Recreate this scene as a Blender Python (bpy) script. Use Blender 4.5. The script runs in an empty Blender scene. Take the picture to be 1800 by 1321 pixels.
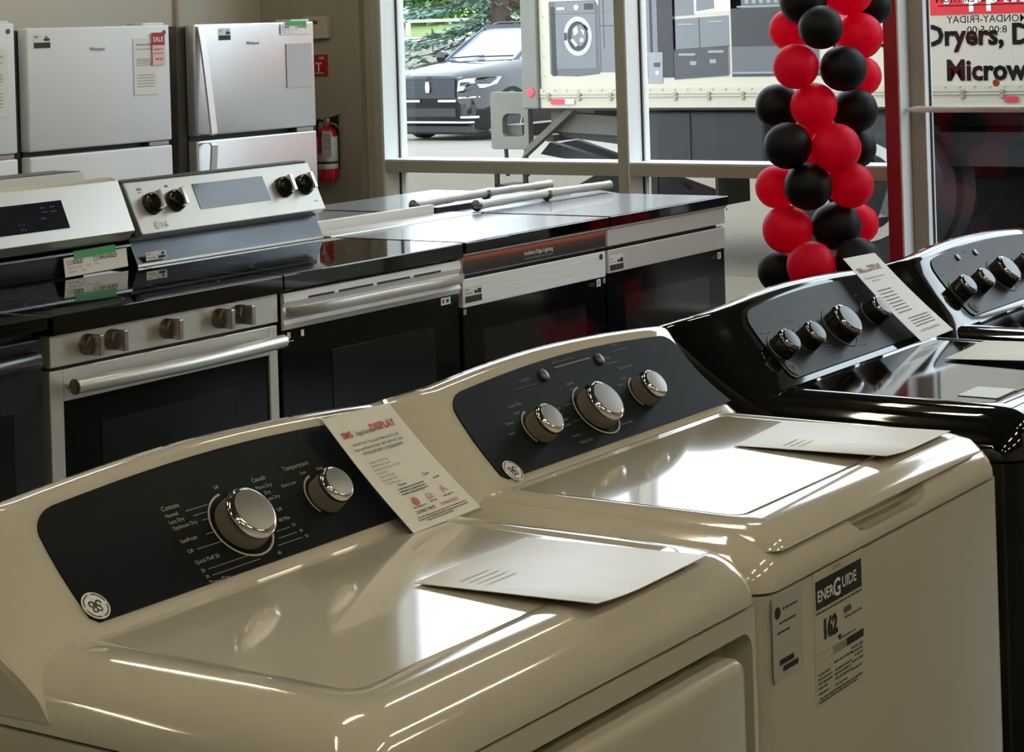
import bpy, bmesh, math, random
from mathutils import Vector, Matrix
C = bpy.context.scene.collection
SC = bpy.context.scene
PI = math.pi
R_ = math.radians
sin, cos = math.sin, math.cos

# ------------------------------------------------------------------ camera
camd = bpy.data.cameras.new('camera')
cam = bpy.data.objects.new('camera', camd); C.objects.link(cam)
YAW, ROLL = 0.5953, -0.03067
F_ = Vector((cos(YAW), sin(YAW), 0)); Rg = Vector((sin(YAW), -cos(YAW), 0)); Up = Rg.cross(F_)
cr, sr = cos(ROLL), sin(ROLL)
R2 = Rg*cr + Up*sr; U2 = Up*cr - Rg*sr
M = Matrix((R2, U2, -F_)).transposed().to_4x4()
M.translation = Vector((-3.1661, -3.3864, 1.5133))
cam.matrix_world = M
camd.sensor_width = 36; camd.lens = 36*3676.8/1800
camd.shift_x = 0; camd.shift_y = -617.3/1800
camd.clip_start = .05; camd.clip_end = 400
SC.camera = cam

# ------------------------------------------------------------------ world, sun, exposure
w = bpy.data.worlds.new('overcast_sky'); SC.world = w; w.use_nodes = True
nt = w.node_tree; nt.nodes.clear()
wo = nt.nodes.new('ShaderNodeOutputWorld'); wb = nt.nodes.new('ShaderNodeBackground')
tc = nt.nodes.new('ShaderNodeTexCoord'); sx = nt.nodes.new('ShaderNodeSeparateXYZ'); rp = nt.nodes.new('ShaderNodeValToRGB')
nz = nt.nodes.new('ShaderNodeTexNoise'); nz.inputs['Scale'].default_value = 3; nz.inputs['Detail'].default_value = 4
ma = nt.nodes.new('ShaderNodeMath'); ma.operation = 'MULTIPLY_ADD'; ma.inputs[1].default_value = .25
nt.links.new(tc.outputs['Generated'], nz.inputs['Vector']); nt.links.new(tc.outputs['Generated'], sx.inputs[0])
nt.links.new(nz.outputs['Fac'], ma.inputs[0]); nt.links.new(sx.outputs['Z'], ma.inputs[2]); nt.links.new(ma.outputs[0], rp.inputs[0])
rp.color_ramp.elements[0].position = .05; rp.color_ramp.elements[0].color = (.86, .92, 1, 1)
rp.color_ramp.elements[1].position = .7; rp.color_ramp.elements[1].color = (.78, .88, 1, 1)
nt.links.new(rp.outputs[0], wb.inputs[0]); wb.inputs[1].default_value = 5.4
nt.links.new(wb.outputs[0], wo.inputs[0])
sund = bpy.data.lights.new('sun', 'SUN'); sund.energy = .6; sund.angle = R_(12); sund.color = (1, .95, .86)
sun = bpy.data.objects.new('sun', sund); C.objects.link(sun)
sun.rotation_euler = Vector((.5, -.45, -1)).normalized().to_track_quat('-Z', 'Y').to_euler()
SC.view_settings.view_transform = 'Standard'; SC.view_settings.look = 'None'
SC.view_settings.exposure = 0.0; SC.view_settings.gamma = 1; SC.view_settings.use_curve_mapping = False
SC.cycles.use_denoising = True
SC.cycles.max_bounces = 8; SC.cycles.diffuse_bounces = 3; SC.cycles.glossy_bounces = 4
SC.cycles.transmission_bounces = 4; SC.cycles.transparent_max_bounces = 10
SC.cycles.caustics_reflective = False; SC.cycles.caustics_refractive = False; SC.cycles.sample_clamp_indirect = 6

LIGHT_W = 41.0     # emission strength of the ceiling tubes
LIGHT_C = (1, .88, .63)

# ------------------------------------------------------------------ materials
def lin(c):
    return tuple((x/12.92 if x <= .04045 else ((x+.055)/1.055)**2.4) for x in c)
def rgb(r, g, b): return lin((r/255, g/255, b/255))
MATS = {}
def mat(name, col, rough=.5, metal=0, spec=.5, coat=0, bump=None, var=None, emit=None, aniso=None):
    if name in MATS: return MATS[name]
    m = bpy.data.materials.new(name); m.use_nodes = True; MATS[name] = m
    n = m.node_tree; b = n.nodes['Principled BSDF']
    b.inputs['Base Color'].default_value = (*col, 1); b.inputs['Roughness'].default_value = rough
    b.inputs['Metallic'].default_value = metal; b.inputs['Specular IOR Level'].default_value = spec
    b.inputs['Coat Weight'].default_value = coat; b.inputs['Coat Roughness'].default_value = .05
    t = n.nodes.new('ShaderNodeTexCoord')
    if var:   # (scale, amount, (sx,sy,sz))
        mp = n.nodes.new('ShaderNodeMapping'); mp.inputs['Scale'].default_value = var[2] if len(var) > 2 else (1, 1, 1)
        z = n.nodes.new('ShaderNodeTexNoise'); z.inputs['Scale'].default_value = var[0]; z.inputs['Detail'].default_value = 5
        n.links.new(t.outputs['Object'], mp.inputs[0]); n.links.new(mp.outputs[0], z.inputs[0])
        mx = n.nodes.new('ShaderNodeMix'); mx.data_type = 'RGBA'
        a = var[1]
        mx.inputs['A'].default_value = (*[max(0, c*(1-a)) for c in col], 1); mx.inputs['B'].default_value = (*[min(1, c*(1+a)) for c in col], 1)
        n.links.new(z.outputs['Fac'], mx.inputs['Factor']); n.links.new(mx.outputs['Result'], b.inputs['Base Color'])
    if bump:  # (scale, strength, distance, (sx,sy,sz))
        mp = n.nodes.new('ShaderNodeMapping'); mp.inputs['Scale'].default_value = bump[3] if len(bump) > 3 else (1, 1, 1)
        z = n.nodes.new('ShaderNodeTexNoise'); z.inputs['Scale'].default_value = bump[0]; z.inputs['Detail'].default_value = 3
        bn = n.nodes.new('ShaderNodeBump'); bn.inputs['Strength'].default_value = bump[1]; bn.inputs['Distance'].default_value = bump[2]
        n.links.new(t.outputs['Object'], mp.inputs[0]); n.links.new(mp.outputs[0], z.inputs[0])
        n.links.new(z.outputs['Fac'], bn.inputs['Height']); n.links.new(bn.outputs[0], b.inputs['Normal'])
    if emit:
        b.inputs['Emission Color'].default_value = (*emit[0], 1); b.inputs['Emission Strength'].default_value = emit[1]
    return m
def glass(name, tint=(.93, .95, .94), refl=1.0):
    m = bpy.data.materials.new(name); m.use_nodes = True; n = m.node_tree; n.nodes.clear()
    o = n.nodes.new('ShaderNodeOutputMaterial'); tr = n.nodes.new('ShaderNodeBsdfTransparent'); g = n.nodes.new('ShaderNodeBsdfGlossy')
    fr = n.nodes.new('ShaderNodeFresnel'); fr.inputs['IOR'].default_value = 1.5; mm = n.nodes.new('ShaderNodeMath'); mm.operation = 'MULTIPLY'; mm.inputs[1].default_value = refl
    mx = n.nodes.new('ShaderNodeMixShader'); tr.inputs[0].default_value = (*tint, 1); g.inputs['Roughness'].default_value = .01
    ge = n.nodes.new('ShaderNodeNewGeometry'); iv = n.nodes.new('ShaderNodeMath'); iv.operation = 'SUBTRACT'; iv.inputs[0].default_value = 1
    m2 = n.nodes.new('ShaderNodeMath'); m2.operation = 'MULTIPLY'; m2.use_clamp = True
    n.links.new(ge.outputs['Backfacing'], iv.inputs[1]); n.links.new(fr.outputs[0], mm.inputs[0]); n.links.new(mm.outputs[0], m2.inputs[0]); n.links.new(iv.outputs[0], m2.inputs[1]); n.links.new(m2.outputs[0], mx.inputs[0]); n.links.new(tr.outputs[0], mx.inputs[1]); n.links.new(g.outputs[0], mx.inputs[2])
    n.links.new(mx.outputs[0], o.inputs[0]); MATS[name] = m; return m

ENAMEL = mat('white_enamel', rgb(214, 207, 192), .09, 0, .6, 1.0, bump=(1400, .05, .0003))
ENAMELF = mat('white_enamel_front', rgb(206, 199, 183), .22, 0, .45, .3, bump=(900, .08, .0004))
BENAMEL = mat('black_enamel', (.004, .004, .004), .05, 0, .5, .3)
PANEL = mat('charcoal_panel', (.005, .007, .008), .42, 0, .08)
PANELB = mat('black_panel_satin', (.008, .009, .010), .36, 0, .14)
PRINT = mat('grey_print', rgb(176, 172, 160), .6)
PRINTD = mat('dim_print', rgb(120, 122, 124), .6)
PRINTB = mat('blue_print', rgb(70, 90, 150), .6)
BLACKP = mat('black_print', (.012, .011, .012), .6)
GREYP = mat('grey_ink', rgb(95, 92, 90), .6)
REDP = mat('red_print', rgb(175, 28, 40), .6)
PINKP = mat('pink_print', rgb(196, 110, 112), .6)
WHITEP = mat('white_print', rgb(240, 238, 232), .55)
CHROME = mat('chrome', (.80, .78, .76), .10, 1)
CHROMEB = mat('brushed_cap', (.50, .48, .45), .28, 1)
KNOBG = mat('grey_knob', rgb(112, 106, 92), .4)
KNOBB = mat('black_knob', (.01, .01, .01), .15)
STEEL = mat('stainless_steel', (.80, .78, .73), .32, .6, bump=(60, .12, .0006, (1, 1, 30)))
STEELW = mat('film_wrapped_steel', (.93, .93, .93), .40, .05, bump=(14, .25, .004, (1, 1, 5)))
STEELD = mat('dark_steel', (.20, .21, .22), .22, 1)
FRW = mat('white_fridge_paint', rgb(232, 236, 237), .42, 0, .5, 0, bump=(260, .25, .0006), var=(3, .04))
FRS = mat('brushed_fridge_steel', (.66, .68, .69), .36, .75, bump=(120, .2, .0006), var=(5, .06))
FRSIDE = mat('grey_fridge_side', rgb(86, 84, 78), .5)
GASKET = mat('dark_gasket', rgb(38, 42, 50), .5)
BGLASS = mat('black_ceran_glass', (.002, .002, .0025), .035, 0, .5, 0)
OVGLASS = mat('oven_glass', (.003, .004, .005), .08, 0, .25)
CFILM = mat('film_covered_glass', (.30, .31, .37), .24, 0, .8, .25, bump=(12, .10, .004))
OVWIN = mat('oven_window', (.012, .017, .015), .12, 0, .22)
BLACK = mat('black_paint', (.012, .012, .013), .35)
BLACKM = mat('black_plastic', (.015, .015, .016), .5)
NAVY = mat('navy_trim', (.012, .014, .04), .3)
PAPER = mat('paper', rgb(238, 235, 228), .55, var=(30, .03))
PAPERG = mat('newsprint', rgb(218, 212, 200), .28, var=(18, .10))
SLEEVE = mat('clear_sleeve', rgb(150, 152, 150), .12, 0, .6)
GREENT = mat('green_tape', rgb(70, 170, 95), .5)
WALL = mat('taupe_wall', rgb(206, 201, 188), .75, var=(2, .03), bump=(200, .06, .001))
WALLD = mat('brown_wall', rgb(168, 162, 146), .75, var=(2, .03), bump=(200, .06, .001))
CEIL = mat('dark_ceiling', rgb(96, 92, 86), .9)
FLOORM = mat('dark_vinyl_floor', rgb(74, 72, 70), .35, var=(2.5, .12))
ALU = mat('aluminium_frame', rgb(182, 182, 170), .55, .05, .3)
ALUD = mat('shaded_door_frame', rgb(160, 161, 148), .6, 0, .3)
REDF = mat('red_post', rgb(150, 24, 44), .4, .1)
ALUW = mat('white_aluminium', rgb(236, 240, 238), .5, 0, .3)
GASK = mat('black_rubber', (.01, .01, .014), .5)
GLASS = glass('window_glass'); GLASSL = glass('lower_window_glass', (.72, .71, .67)); GLASSD = glass('door_glass', (.82, .84, .84), 1.15)
LATR = mat('red_latex', rgb(255, 12, 66), .42, 0, .3, bump=(700, .08, .0005))
def translucent(m, col, f):
    n = m.node_tree; o = n.nodes['Material Output']; b = n.nodes['Principled BSDF']
    t = n.nodes.new('ShaderNodeBsdfTranslucent'); t.inputs[0].default_value = (*col, 1); x = n.nodes.new('ShaderNodeMixShader'); x.inputs[0].default_value = f
    n.links.new(b.outputs[0], x.inputs[1]); n.links.new(t.outputs[0], x.inputs[2]); n.links.new(x.outputs[0], o.inputs[0])
translucent(LATR, (1, .03, .16), .5)
LATB = mat('black_latex', (.003, .003, .0035), .5, 0, .22, bump=(700, .08, .0005))

# ------------------------------------------------------------------ mesh builder
class MB:
    def __init__(s, xf=None): s.b = bmesh.new(); s.xf = xf or Matrix()
    def v(s, p): return s.b.verts.new(s.xf @ Vector(p))
    def f(s, vs):
        try: return s.b.faces.new(vs)
        except ValueError: return None
    def poly(s, pts): return s.f([s.v(p) for p in pts])
    def box(s, x0, x1, y0, y1, z0, z1, bev=0, seg=2):
        p = [s.v((x, y, z)) for x in (x0, x1) for y in (y0, y1) for z in (z0, z1)]
        fs = [s.f([p[i] for i in q]) for q in ((0, 1, 3, 2), (4, 6, 7, 5), (0, 4, 5, 1), (2, 3, 7, 6), (0, 2, 6, 4), (1, 5, 7, 3))]
        if bev:
            es = list({e for f in fs for e in f.edges})
            bmesh.ops.bevel(s.b, geom=es, offset=bev, segments=seg, profile=.5, affect='EDGES')
        return s
    def rings(s, rs, capa=True, capb=True, closed=True):
        prev = None; first = None
        for r in rs:
            vs = [s.v(p) for p in r]
            if prev:
                n = len(vs)
                for i in range(n if closed else n-1):
                    j = (i+1) % n
                    s.f([prev[i], prev[j], vs[j], vs[i]])
            else: first = vs
            prev = vs
        if closed and capa: s.f(list(reversed(first)))
        if closed and capb: s.f(prev)
        return s
    def rrings(s, specs, n=5, capa=True, capb=True):      # (x0,x1,y0,y1,rf,rb,z): rounded rectangles, front radius / back radius
        out = []
        if capb:      # a level ring just inside the cap keeps the flat top flat
            x0, x1, y0, y1, rf, rb, z = specs[-1]; e = .004; specs = list(specs)+[(x0+e, x1-e, y0+e, y1-e, max(.001, rf-e), max(.001, rb-e), z), (x0+2*e, x1-2*e, y0+2*e, y1-2*e, max(.0008, rf-2*e), max(.0008, rb-2*e), z)]
        for x0, x1, y0, y1, rf, rb, z in specs:
            pts = []
            for cx, cy, r, a0 in ((x1-rf, y0+rf, rf, -PI/2), (x1-rb, y1-rb, rb, 0), (x0+rb, y1-rb, rb, PI/2), (x0+rf, y0+rf, rf, PI)):
                for k in range(n+1):
                    a = a0+PI/2*k/n; pts.append((cx+r*cos(a), cy+r*sin(a), z))
            out.append(pts)
        return s.rings(out, capa, capb)
    def prism(s, poly, ax, a0, a1):                       # poly in the two other axes, extruded on ax
        def P(u, v, a): return {'x': (a, u, v), 'y': (u, a, v), 'z': (u, v, a)}[ax]
        A = [s.v(P(u, v, a0)) for u, v in poly]; B = [s.v(P(u, v, a1)) for u, v in poly]; n = len(poly)
        s.f(A); s.f(list(reversed(B)))
        for i in range(n): s.f([A[i], B[i], B[(i+1) % n], A[(i+1) % n]])
        return s
    def tube(s, pts, r, seg=10, caps=True, flat=1.0):
        pts = [Vector(p) for p in pts]; out = []; up = Vector((0, 0, 1)); N = None
        for i, p in enumerate(pts):
            d = (pts[min(i+1, len(pts)-1)]-pts[max(i-1, 0)]).normalized()
            if N is None:
                N = d.cross(up if abs(d.z) < .95 else Vector((1, 0, 0))).normalized()
            else: N = (N-d*N.dot(d)).normalized()
            B = d.cross(N); rr = r[i] if isinstance(r, (list, tuple)) else r
            out.append([tuple(p+N*cos(2*PI*k/seg)*rr*flat+B*sin(2*PI*k/seg)*rr) for k in range(seg)])
        return s.rings(out, caps, caps)
    def lathe(s, prof, o=(0, 0, 0), ax=(0, 0, 1), seg=24):   # prof: (r,h)
        q = Vector(ax).to_track_quat('Z', 'Y').to_matrix(); o = Vector(o)
        return s.rings([[tuple(o+q@Vector((max(r, 1e-5)*cos(2*PI*k/seg), max(r, 1e-5)*sin(2*PI*k/seg), h))) for k in range(seg)] for r, h in prof])
    def grid(s, fn, us, vs):
        g = [[s.v(fn(u, v)) for v in vs] for u in us]
        for i in range(len(us)-1):
            for j in range(len(vs)-1): s.f([g[i][j], g[i+1][j], g[i+1][j+1], g[i][j+1]])
        return s
    def build(s, name, m, parent=None, smooth=None, label=None, solid=None, bev=None):
        bmesh.ops.remove_doubles(s.b, verts=s.b.verts[:], dist=1e-6)
        bmesh.ops.recalc_face_normals(s.b, faces=s.b.faces[:])
        me = bpy.data.meshes.new(name); s.b.to_mesh(me); s.b.free()
        me.materials.append(m)
        o = bpy.data.objects.new(name, me); C.objects.link(o)
        if parent: o.parent = parent
        if smooth is not None:
            me.shade_smooth() if smooth >= 180 else me.set_sharp_from_angle(angle=R_(smooth)) if hasattr(me, 'set_sharp_from_angle') else None
            for p in me.polygons: p.use_smooth = True
        if solid:
            md = o.modifiers.new('thickness', 'SOLIDIFY'); md.thickness = solid; md.offset = 1
        if bev:
            md = o.modifiers.new('soft_edges', 'BEVEL'); md.width = bev; md.segments = 2; md.limit_method = 'ANGLE'; md.angle_limit = R_(40)
        if label: o['label'] = label
        return o

def thing(name, label, cat, loc=(0, 0, 0), rz=0, group=None):
    o = bpy.data.objects.new(name, None); C.objects.link(o); o.location = loc; o.rotation_euler = (0, 0, rz)
    o.empty_display_size = .1
    o['label'] = label; o['category'] = cat
    if group: o['group'] = group
    return o
def tag(o, label, cat, group=None, kind=None):
    o['label'] = label; o['category'] = cat
    if group: o['group'] = group
    if kind: o['kind'] = kind
    return o
def struct(name, mb, m, **k):
    o = mb.build(name, m, **k)
    if not o.parent: o['kind'] = 'structure'
    return o
def bool_cut(o, cut):
    c = cut.build('cutter', BLACK, o.parent)
    md = o.modifiers.new('cut', 'BOOLEAN'); md.object = c; md.operation = 'DIFFERENCE'; md.solver = 'EXACT'
    dg = bpy.context.evaluated_depsgraph_get(); dg.update()
    me = bpy.data.meshes.new_from_object(o.evaluated_get(dg))
    o.modifiers.clear(); o.data = me
    bpy.data.objects.remove(c)
    return o

# text: list of (string, x, y, height, align) -> bmesh geometry in XY
_tc = {}
def text_geom(st, size, align='LEFT', bold=0, shear=0):
    k = (st, align, bold, shear)
    if k not in _tc:
        cu = bpy.data.curves.new('t', 'FONT'); cu.body = st; cu.size = 1; cu.align_x = align; cu.resolution_u = 2; cu.offset = bold; cu.shear = shear
        o = bpy.data.objects.new('t', cu); me = o.to_mesh()
        _tc[k] = ([v.co.copy() for v in me.vertices], [list(p.vertices) for p in me.polygons])
        o.to_mesh_clear(); bpy.data.objects.remove(o); bpy.data.curves.remove(cu)
    vs, fs = _tc[k]
    return [(v.x*size*1.4, v.y*size*1.4) for v in vs], fs      # size ~ cap height
def text(mb, items, fn, bold=0, sx=1):
    for it in items:
        st, x, y, h = it[:4]; al = it[4] if len(it) > 4 else 'LEFT'; bd = it[5] if len(it) > 5 else bold; sh = it[6] if len(it) > 6 else 0
        vs, fs = text_geom(st, h, al, bd, sh)
        V = [mb.v(fn(x+a*sx, y+b)) for a, b in vs]
        for f in fs: mb.f([V[i] for i in f])
def prt(name, mt, parent, fn, items=(), bars=(), bold=0, label=None, sx=1):
    mb = MB()
    text(mb, items, fn, bold, sx)
    for x0, y0, x1, y1 in bars: mb.poly([fn(x0, y0), fn(x1, y0), fn(x1, y1), fn(x0, y1)])
    return mb.build(name, mt, parent, label=label)
def wiggle(x0, y, w, h, seed):   # small illegible line broken into words
    r = random.Random(seed); out = []; x = x0
    while x < x0+w:
        l = min(r.uniform(h*1.5, h*6), x0+w-x)
        out.append((x, y, x+l, y+h)); x += l+h*.7
    return out

# ------------------------------------------------------------------ room shell
XW = 4.44
def room():
    b = MB(); b.box(-9, 4.6, -9, 3.22, -.08, 0); struct('floor', b, FLOORM)
    b = MB(); b.box(-9, 4.6, -9, 3.4, 3.8, 3.9); struct('ceiling', b, CEIL)
    b = MB(); b.box(-9, 4.6, 3.22, 3.36, 0, 3.8); struct('wall_back', b, WALL)
    b = MB(); b.box(-9.1, -9, -9, 3.3, 0, 3.8); struct('wall_left', b, WALL)
    b = MB(); b.box(-9, 4.6, -9.1, -9, 0, 3.8); struct('wall_front', b, WALL)
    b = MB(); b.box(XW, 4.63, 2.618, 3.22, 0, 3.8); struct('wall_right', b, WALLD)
    b = MB(); b.box(XW+.04, 4.63, 2.55, 2.618, 0, 3.8); struct('trim_1', b, WALL)  # wall return, coloured paler than wall_right for the light on it
    b = MB(); b.box(XW, 4.63, -9, 2.53, 0, .30); struct('trim_2', b, ALU)
    b = MB(); b.box(XW, 4.63, -9, 2.53, 3.45, 3.8); struct('trim_3', b, ALU)
    b = MB(); b.tube([(3.86, 3.2, 1.4), (3.86, 3.2, 3.8)], .012, 8); struct('trim_4', b, WALL)
    # windows: frame with a mullion on the left, transom, glazing
    def window(n, y0, y1, mull=None, side=ALUW, transom=True):
        fr = MB(); fr.box(XW, 4.625, y1-.003, y1+.043, .30, 3.45)
        if transom: fr.box(XW+.005, 4.62, y0, y1, .855, .905)
        f = struct('window_%d' % n, fr, ALU, bev=.002)
        s = MB(); s.box(XW+.004, 4.62, y1-.012, y1-.0035, .301, 3.449); s.build('daylit_side_face', side, f)  # mullion side made whiter than its face: daylight put into the colour
        if transom:
            s = MB(); s.box(XW+.006, 4.619, y0, y1-.012, .9055, .913); s.build('daylit_transom_top', ALUW, f)  # white strip painting the daylight on the bar's upper face
        g = MB(); g.box(4.552, 4.575, y1-.018, y1-.0125, .30, 3.45)
        g.box(4.552, 4.575, y0, y1-.026, .846, .8545); g.build('gasket', GASK, f)
        s = MB(); s.box(4.556, 4.580, y1-.026, y1-.0185, .30, 3.45); s.build('glazing_bead', ALUW, f)
        g = MB(); g.box(4.566, 4.572, y0+.002, y1-.0265, .914, 3.44); g.build('window_pane', GLASS, f)
        g = MB(); g.box(4.566, 4.572, y0+.002, y1-.0265, .31, .845); g.build('lower_pane', GLASSL, f)
        return f
    f1 = window(1, 1.245, 2.507)
    f2 = window(2, .012, 1.200)
    b = MB(); b.box(XW, 4.625, -.045, .0115, .30, 3.45); p = struct('trim_5', b, REDF, bev=.002)
    b = MB(); b.box(XW+.003, 4.536, -.053, -.0452, .30, 3.45); struct('trim_6', b, ALUW)  # side of the red post, coloured white for daylight from the door
    # door beside the windows
    d = MB(); d.box(4.536, 4.62, -.112, -.0535, 0, 3.45); d.box(4.536, 4.62, -1.20, -1.14, 0, 3.45); d.box(4.536, 4.62, -1.14, -.112, 2.3, 2.4); d.box(4.536, 4.62, -1.14, -.112, 0, .12)
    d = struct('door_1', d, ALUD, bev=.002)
    s = MB(); s.box(4.539, 4.61, -.117, -.1125, .12, 2.3); s.build('daylit_door_edge', ALUW, d)  # inner side of the door frame, daylight painted in as white
    s = MB(); s.box(4.576, 4.590, -.122, -.1175, .12, 2.3); s.build('gasket', GASK, d)
    s = MB(); s.tube([(4.50, -.055, 1.132), (4.485, -.10, 1.134), (4.485, -1.12, 1.134), (4.50, -1.16, 1.132)], [.006, .013, .013, .006], 10); s.build('push_bar', ALUW, d, 60)
    s = MB(); s.box(4.580, 4.586, -1.14, -.118, .12, 2.3); s.build('door_pane', GLASSD, d)
    s = MB(); s.box(4.580, 4.586, -1.14, -.112, 2.41, 3.44); s.build('transom_pane', GLASS, d)
    hf = lambda x, y: (4.576, x+.050, y+.001)      # set to be read from the street, so mirrored from in here
    sgn = MB(); text(sgn, [("MONDAY-FRIDAY", -.414, 1.465, .029, 'CENTER', .006)], hf, 0, 1.0); text(sgn, [("8:00-5:00", -.414, 1.424, .028, 'CENTER', .006)], hf, 0, 1.12)
    text(sgn, [("HOURS OF OPERATION", -.412, 1.546, .030, 'CENTER', .01)], hf, 0, .92)
    sgn.build('hours_lettering', mat('dark_vinyl', rgb(70, 30, 36), .5), d)
    u = MB(); u.box(4.5755, 4.578, -.561, -.166, 1.532, 1.536); u.build('underline', mat('dark_vinyl', (0, 0, 0)), d)
    b = MB(); b.lathe([(.0145, 0), (.0145, .002)], (4.579, -.394, 1.2305), (-1, 0, 0), 20)
    tag(b.build('round_sticker', mat('orange_sticker', rgb(226, 104, 34), .5), None), 'small round orange sticker on the door glass', 'sticker')
    window(3, -2.5, -1.25); window(4, -3.8, -2.55)  # unseen windows beyond the door, added to bring in daylight
    b = MB(); b.box(XW, 4.63, -9, -3.8, .3, 3.45); struct('wall_far', b, WALL)
room()

# ceiling lights
def lights():
    protos = None; k = 0
    for X in (-5.5, -2.8, -.4, 2.0):
        for Y in (-5.8, -4.2, -.9, 2.0):
            t = thing('ceiling_light', 'twin tube light on the showroom ceiling', 'ceiling light', (X, Y, 3.8), 0, 'ceiling tube lights')
            if not protos:
                b = MB(); b.box(-.6, .6, -.07, .07, -.05, 0); h = b.build('housing', ALUW, t)
                b = MB(); b.tube([(-.58, -.035, -.07), (.58, -.035, -.07)], .014, 8); tu = b.build('lamp_tube', mat('tube_glow', (1, 1, 1), .5, emit=(LIGHT_C, LIGHT_W)), t)
                b = MB(); b.tube([(-.58, .035, -.07), (.58, .035, -.07)], .014, 8); tv = b.build('lamp_tube', MATS['tube_glow'], t)
                protos = (h, tu, tv)
            else:
                for o in protos: c = o.copy(); C.objects.link(c); c.parent = t
lights()
for i, (X, Y) in enumerate(((-4.2, -4.6), (.6, -3.9), (-.3, .4), (-4.2, .6))):
    pass

# ------------------------------------------------------------------ top load washers and dryers
WD = .686
PB = Vector((0, .401, .958)); PD = Vector((0, .6616, .7498)); PN = Vector((0, -.7498, .6616))
def s_top(u): return .134+.014*max(0, sin(PI*min(1, max(0, (u-.10)/.56))))
def surf(u, s, off=0):
    c = -.005*sin(PI*min(1, max(0, s/.14)))
    return PB+Vector((u, 0, 0))+PD*s+PN*(c+off)
def machine(name, label, cat, X0, body, bodyf, panelm, knobs, kind, left=.10, right=.66, knobm=(KNOBG, CHROMEB), yoff=0):
    t = thing(name, label, cat, (X0, -2.346+yoff, 0), 0)
    # cabinet
    b = MB(); b.rrings([(0, WD, 0, .63, .03, .01, .02), (0, WD, 0, .63, .03, .01, .8925)], 6)
    cab = b.build('cabinet', bodyf, t, 40)
    b = MB(); b.rrings([(.012, WD-.012, .012, .62, .025, .01, .885), (.012, WD-.012, .012, .62, .025, .01, .899)]); b.build('seam_gasket', BLACKM, t)
    # top cover, rolled over at the front and the sides
    rs = []
    for k in range(9):
        a = PI/2*k/8; ix = .062*(1-cos(a)); iy = (.06 if kind == 'washer' else .05)*(1-cos(a))
        rs.append((ix, WD-ix*.75, iy, .62-ix*.2, .035, .01, .8965+.0565*sin(a)))
    if kind == 'dryer':    # shallow tray pressed into the deck
        rs += [(.085, WD-.062, .075, .60, .022, .01, .9535), (.090, WD-.067, .080, .60, .02, .01, .9515)]
    b = MB(); b.rrings([rs[0][:6]+(.8960,)]+rs, 7); top = b.build('top_cover', body, t, 38)
    if kind == 'washer':   # finger scoop under the lid edge
        c = MB(); c.rrings([(.272, .408, -.06, .018, .004, .016, .9105), (.250, .430, -.06, .026, .006, .022, .913), (.232, .448, -.06, .032, .008, .03, .924), (.222, .458, -.06, .034, .008, .03, .945)], 6); bool_cut(top, c)
        for p in top.data.polygons: p.use_smooth = True
        top.data.set_sharp_from_angle(angle=R_(38))
        b = MB()
        L0, L1, V0, V1 = .036, WD-.042, .003, .392
        b.rrings([(L0+.004, L1-.004, V0+.012, V1, .02, .012, .9325), (L0, L1, V0, V1, .022, .012, .9345), (L0+.001, L1-.001, V0+.002, V1, .022, .012, .9385),
                  (L0+.008, L1-.008, V0+.012, V1-.002, .022, .012, .9505), (L0+.020, L1-.020, V0+.034, V1-.006, .022, .012, .9575), (L0+.034, L1-.034, V0+.056, V1-.012, .022, .012, .9600),
                  (L0+.040, L1-.040, V0+.062, V1-.016, .02, .012, .9600), (L0+.045, L1-.045, V0+.067, V1-.020, .018, .012, .9580)], 7)
        b.build('lid', body, t, 38)
    # console
    us = [0, .002, .006, .014, .03, .05, .07, .085, left]+[left+(right-left)*k/12 for k in range(1, 13)]+[right+(WD-right)*q for q in (.3, .6, .85, 1)]
    def csec(u):
        if u < left: q = (left-u)/left
        elif u > right: q = (u-right)/(WD-right)
        else: q = 0
        q = min(1, q); sh = 1-math.sqrt(max(0, 1-q*q)); dv = .060*sh; dz = .022*sh
        st = s_top(u); P = [surf(0, st*k/6) for k in range(7)]
        base = [(.356, .906), (.370, .925), (.386, .943)]
        out = list(base)
        for p in P: out.append((p.y, p.z))
        e = P[-1]; h = e.z
        out += [(e.y+.006, h+.0055), (e.y+.016, h+.0085), (e.y+.032, h+.007), (e.y+.046, h-.004), (e.y+.056, h-.03), (e.y+.066, h-.09), (e.y+.07, .90)]
        r = []
        for v, z in out:
            f = max(0, min(1, (z-.93)/.12)); r.append((u, v+dv*f, z-dz*f))
        return r
    b = MB(); b.rings([csec(u) for u in us]); con = b.build('console', body, t, 50)
    # dark fascia laid on the console face
    ts = [i/16 for i in range(17)]
    def lim(tt):
        s = tt; l, r = left+.004, right-.002
        hh = .15*(1-s); rad = .030
        if hh < rad: d = rad-math.sqrt(max(0, rad*rad-(rad-hh)**2)); l += d; r -= d*1.0
        if s*.15 < .008: l += .008-s*.15; 
        r += .024*(1-s)**2*(right < .67)
        return l, r
    ks = [0, .02, .05, .1]+[.1+.8*k/10 for k in range(1, 11)]+[.95, .98, 1]
    def pf(tt, k, off):
        l, r = lim(tt); u = l+(r-l)*k; s = .004+(s_top(u)-.008)*tt
        return tuple(surf(u, s, off))
    b = MB(); tt = sorted(set(ts+[.83, .86, .9, .93, .96, .98, .99]))
    A = [[b.v(pf(a, k, .0022)) for k in ks] for a in tt]; B = [[b.v(pf(a, k, -.002)) for k in ks] for a in tt]
    for i in range(len(tt)-1):
        for j in range(len(ks)-1): b.f([A[i][j], A[i+1][j], A[i+1][j+1], A[i][j+1]])
        b.f([A[i][0], B[i][0], B[i+1][0], A[i+1][0]]); b.f([A[i][-1], A[i+1][-1], B[i+1][-1], B[i][-1]])
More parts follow.
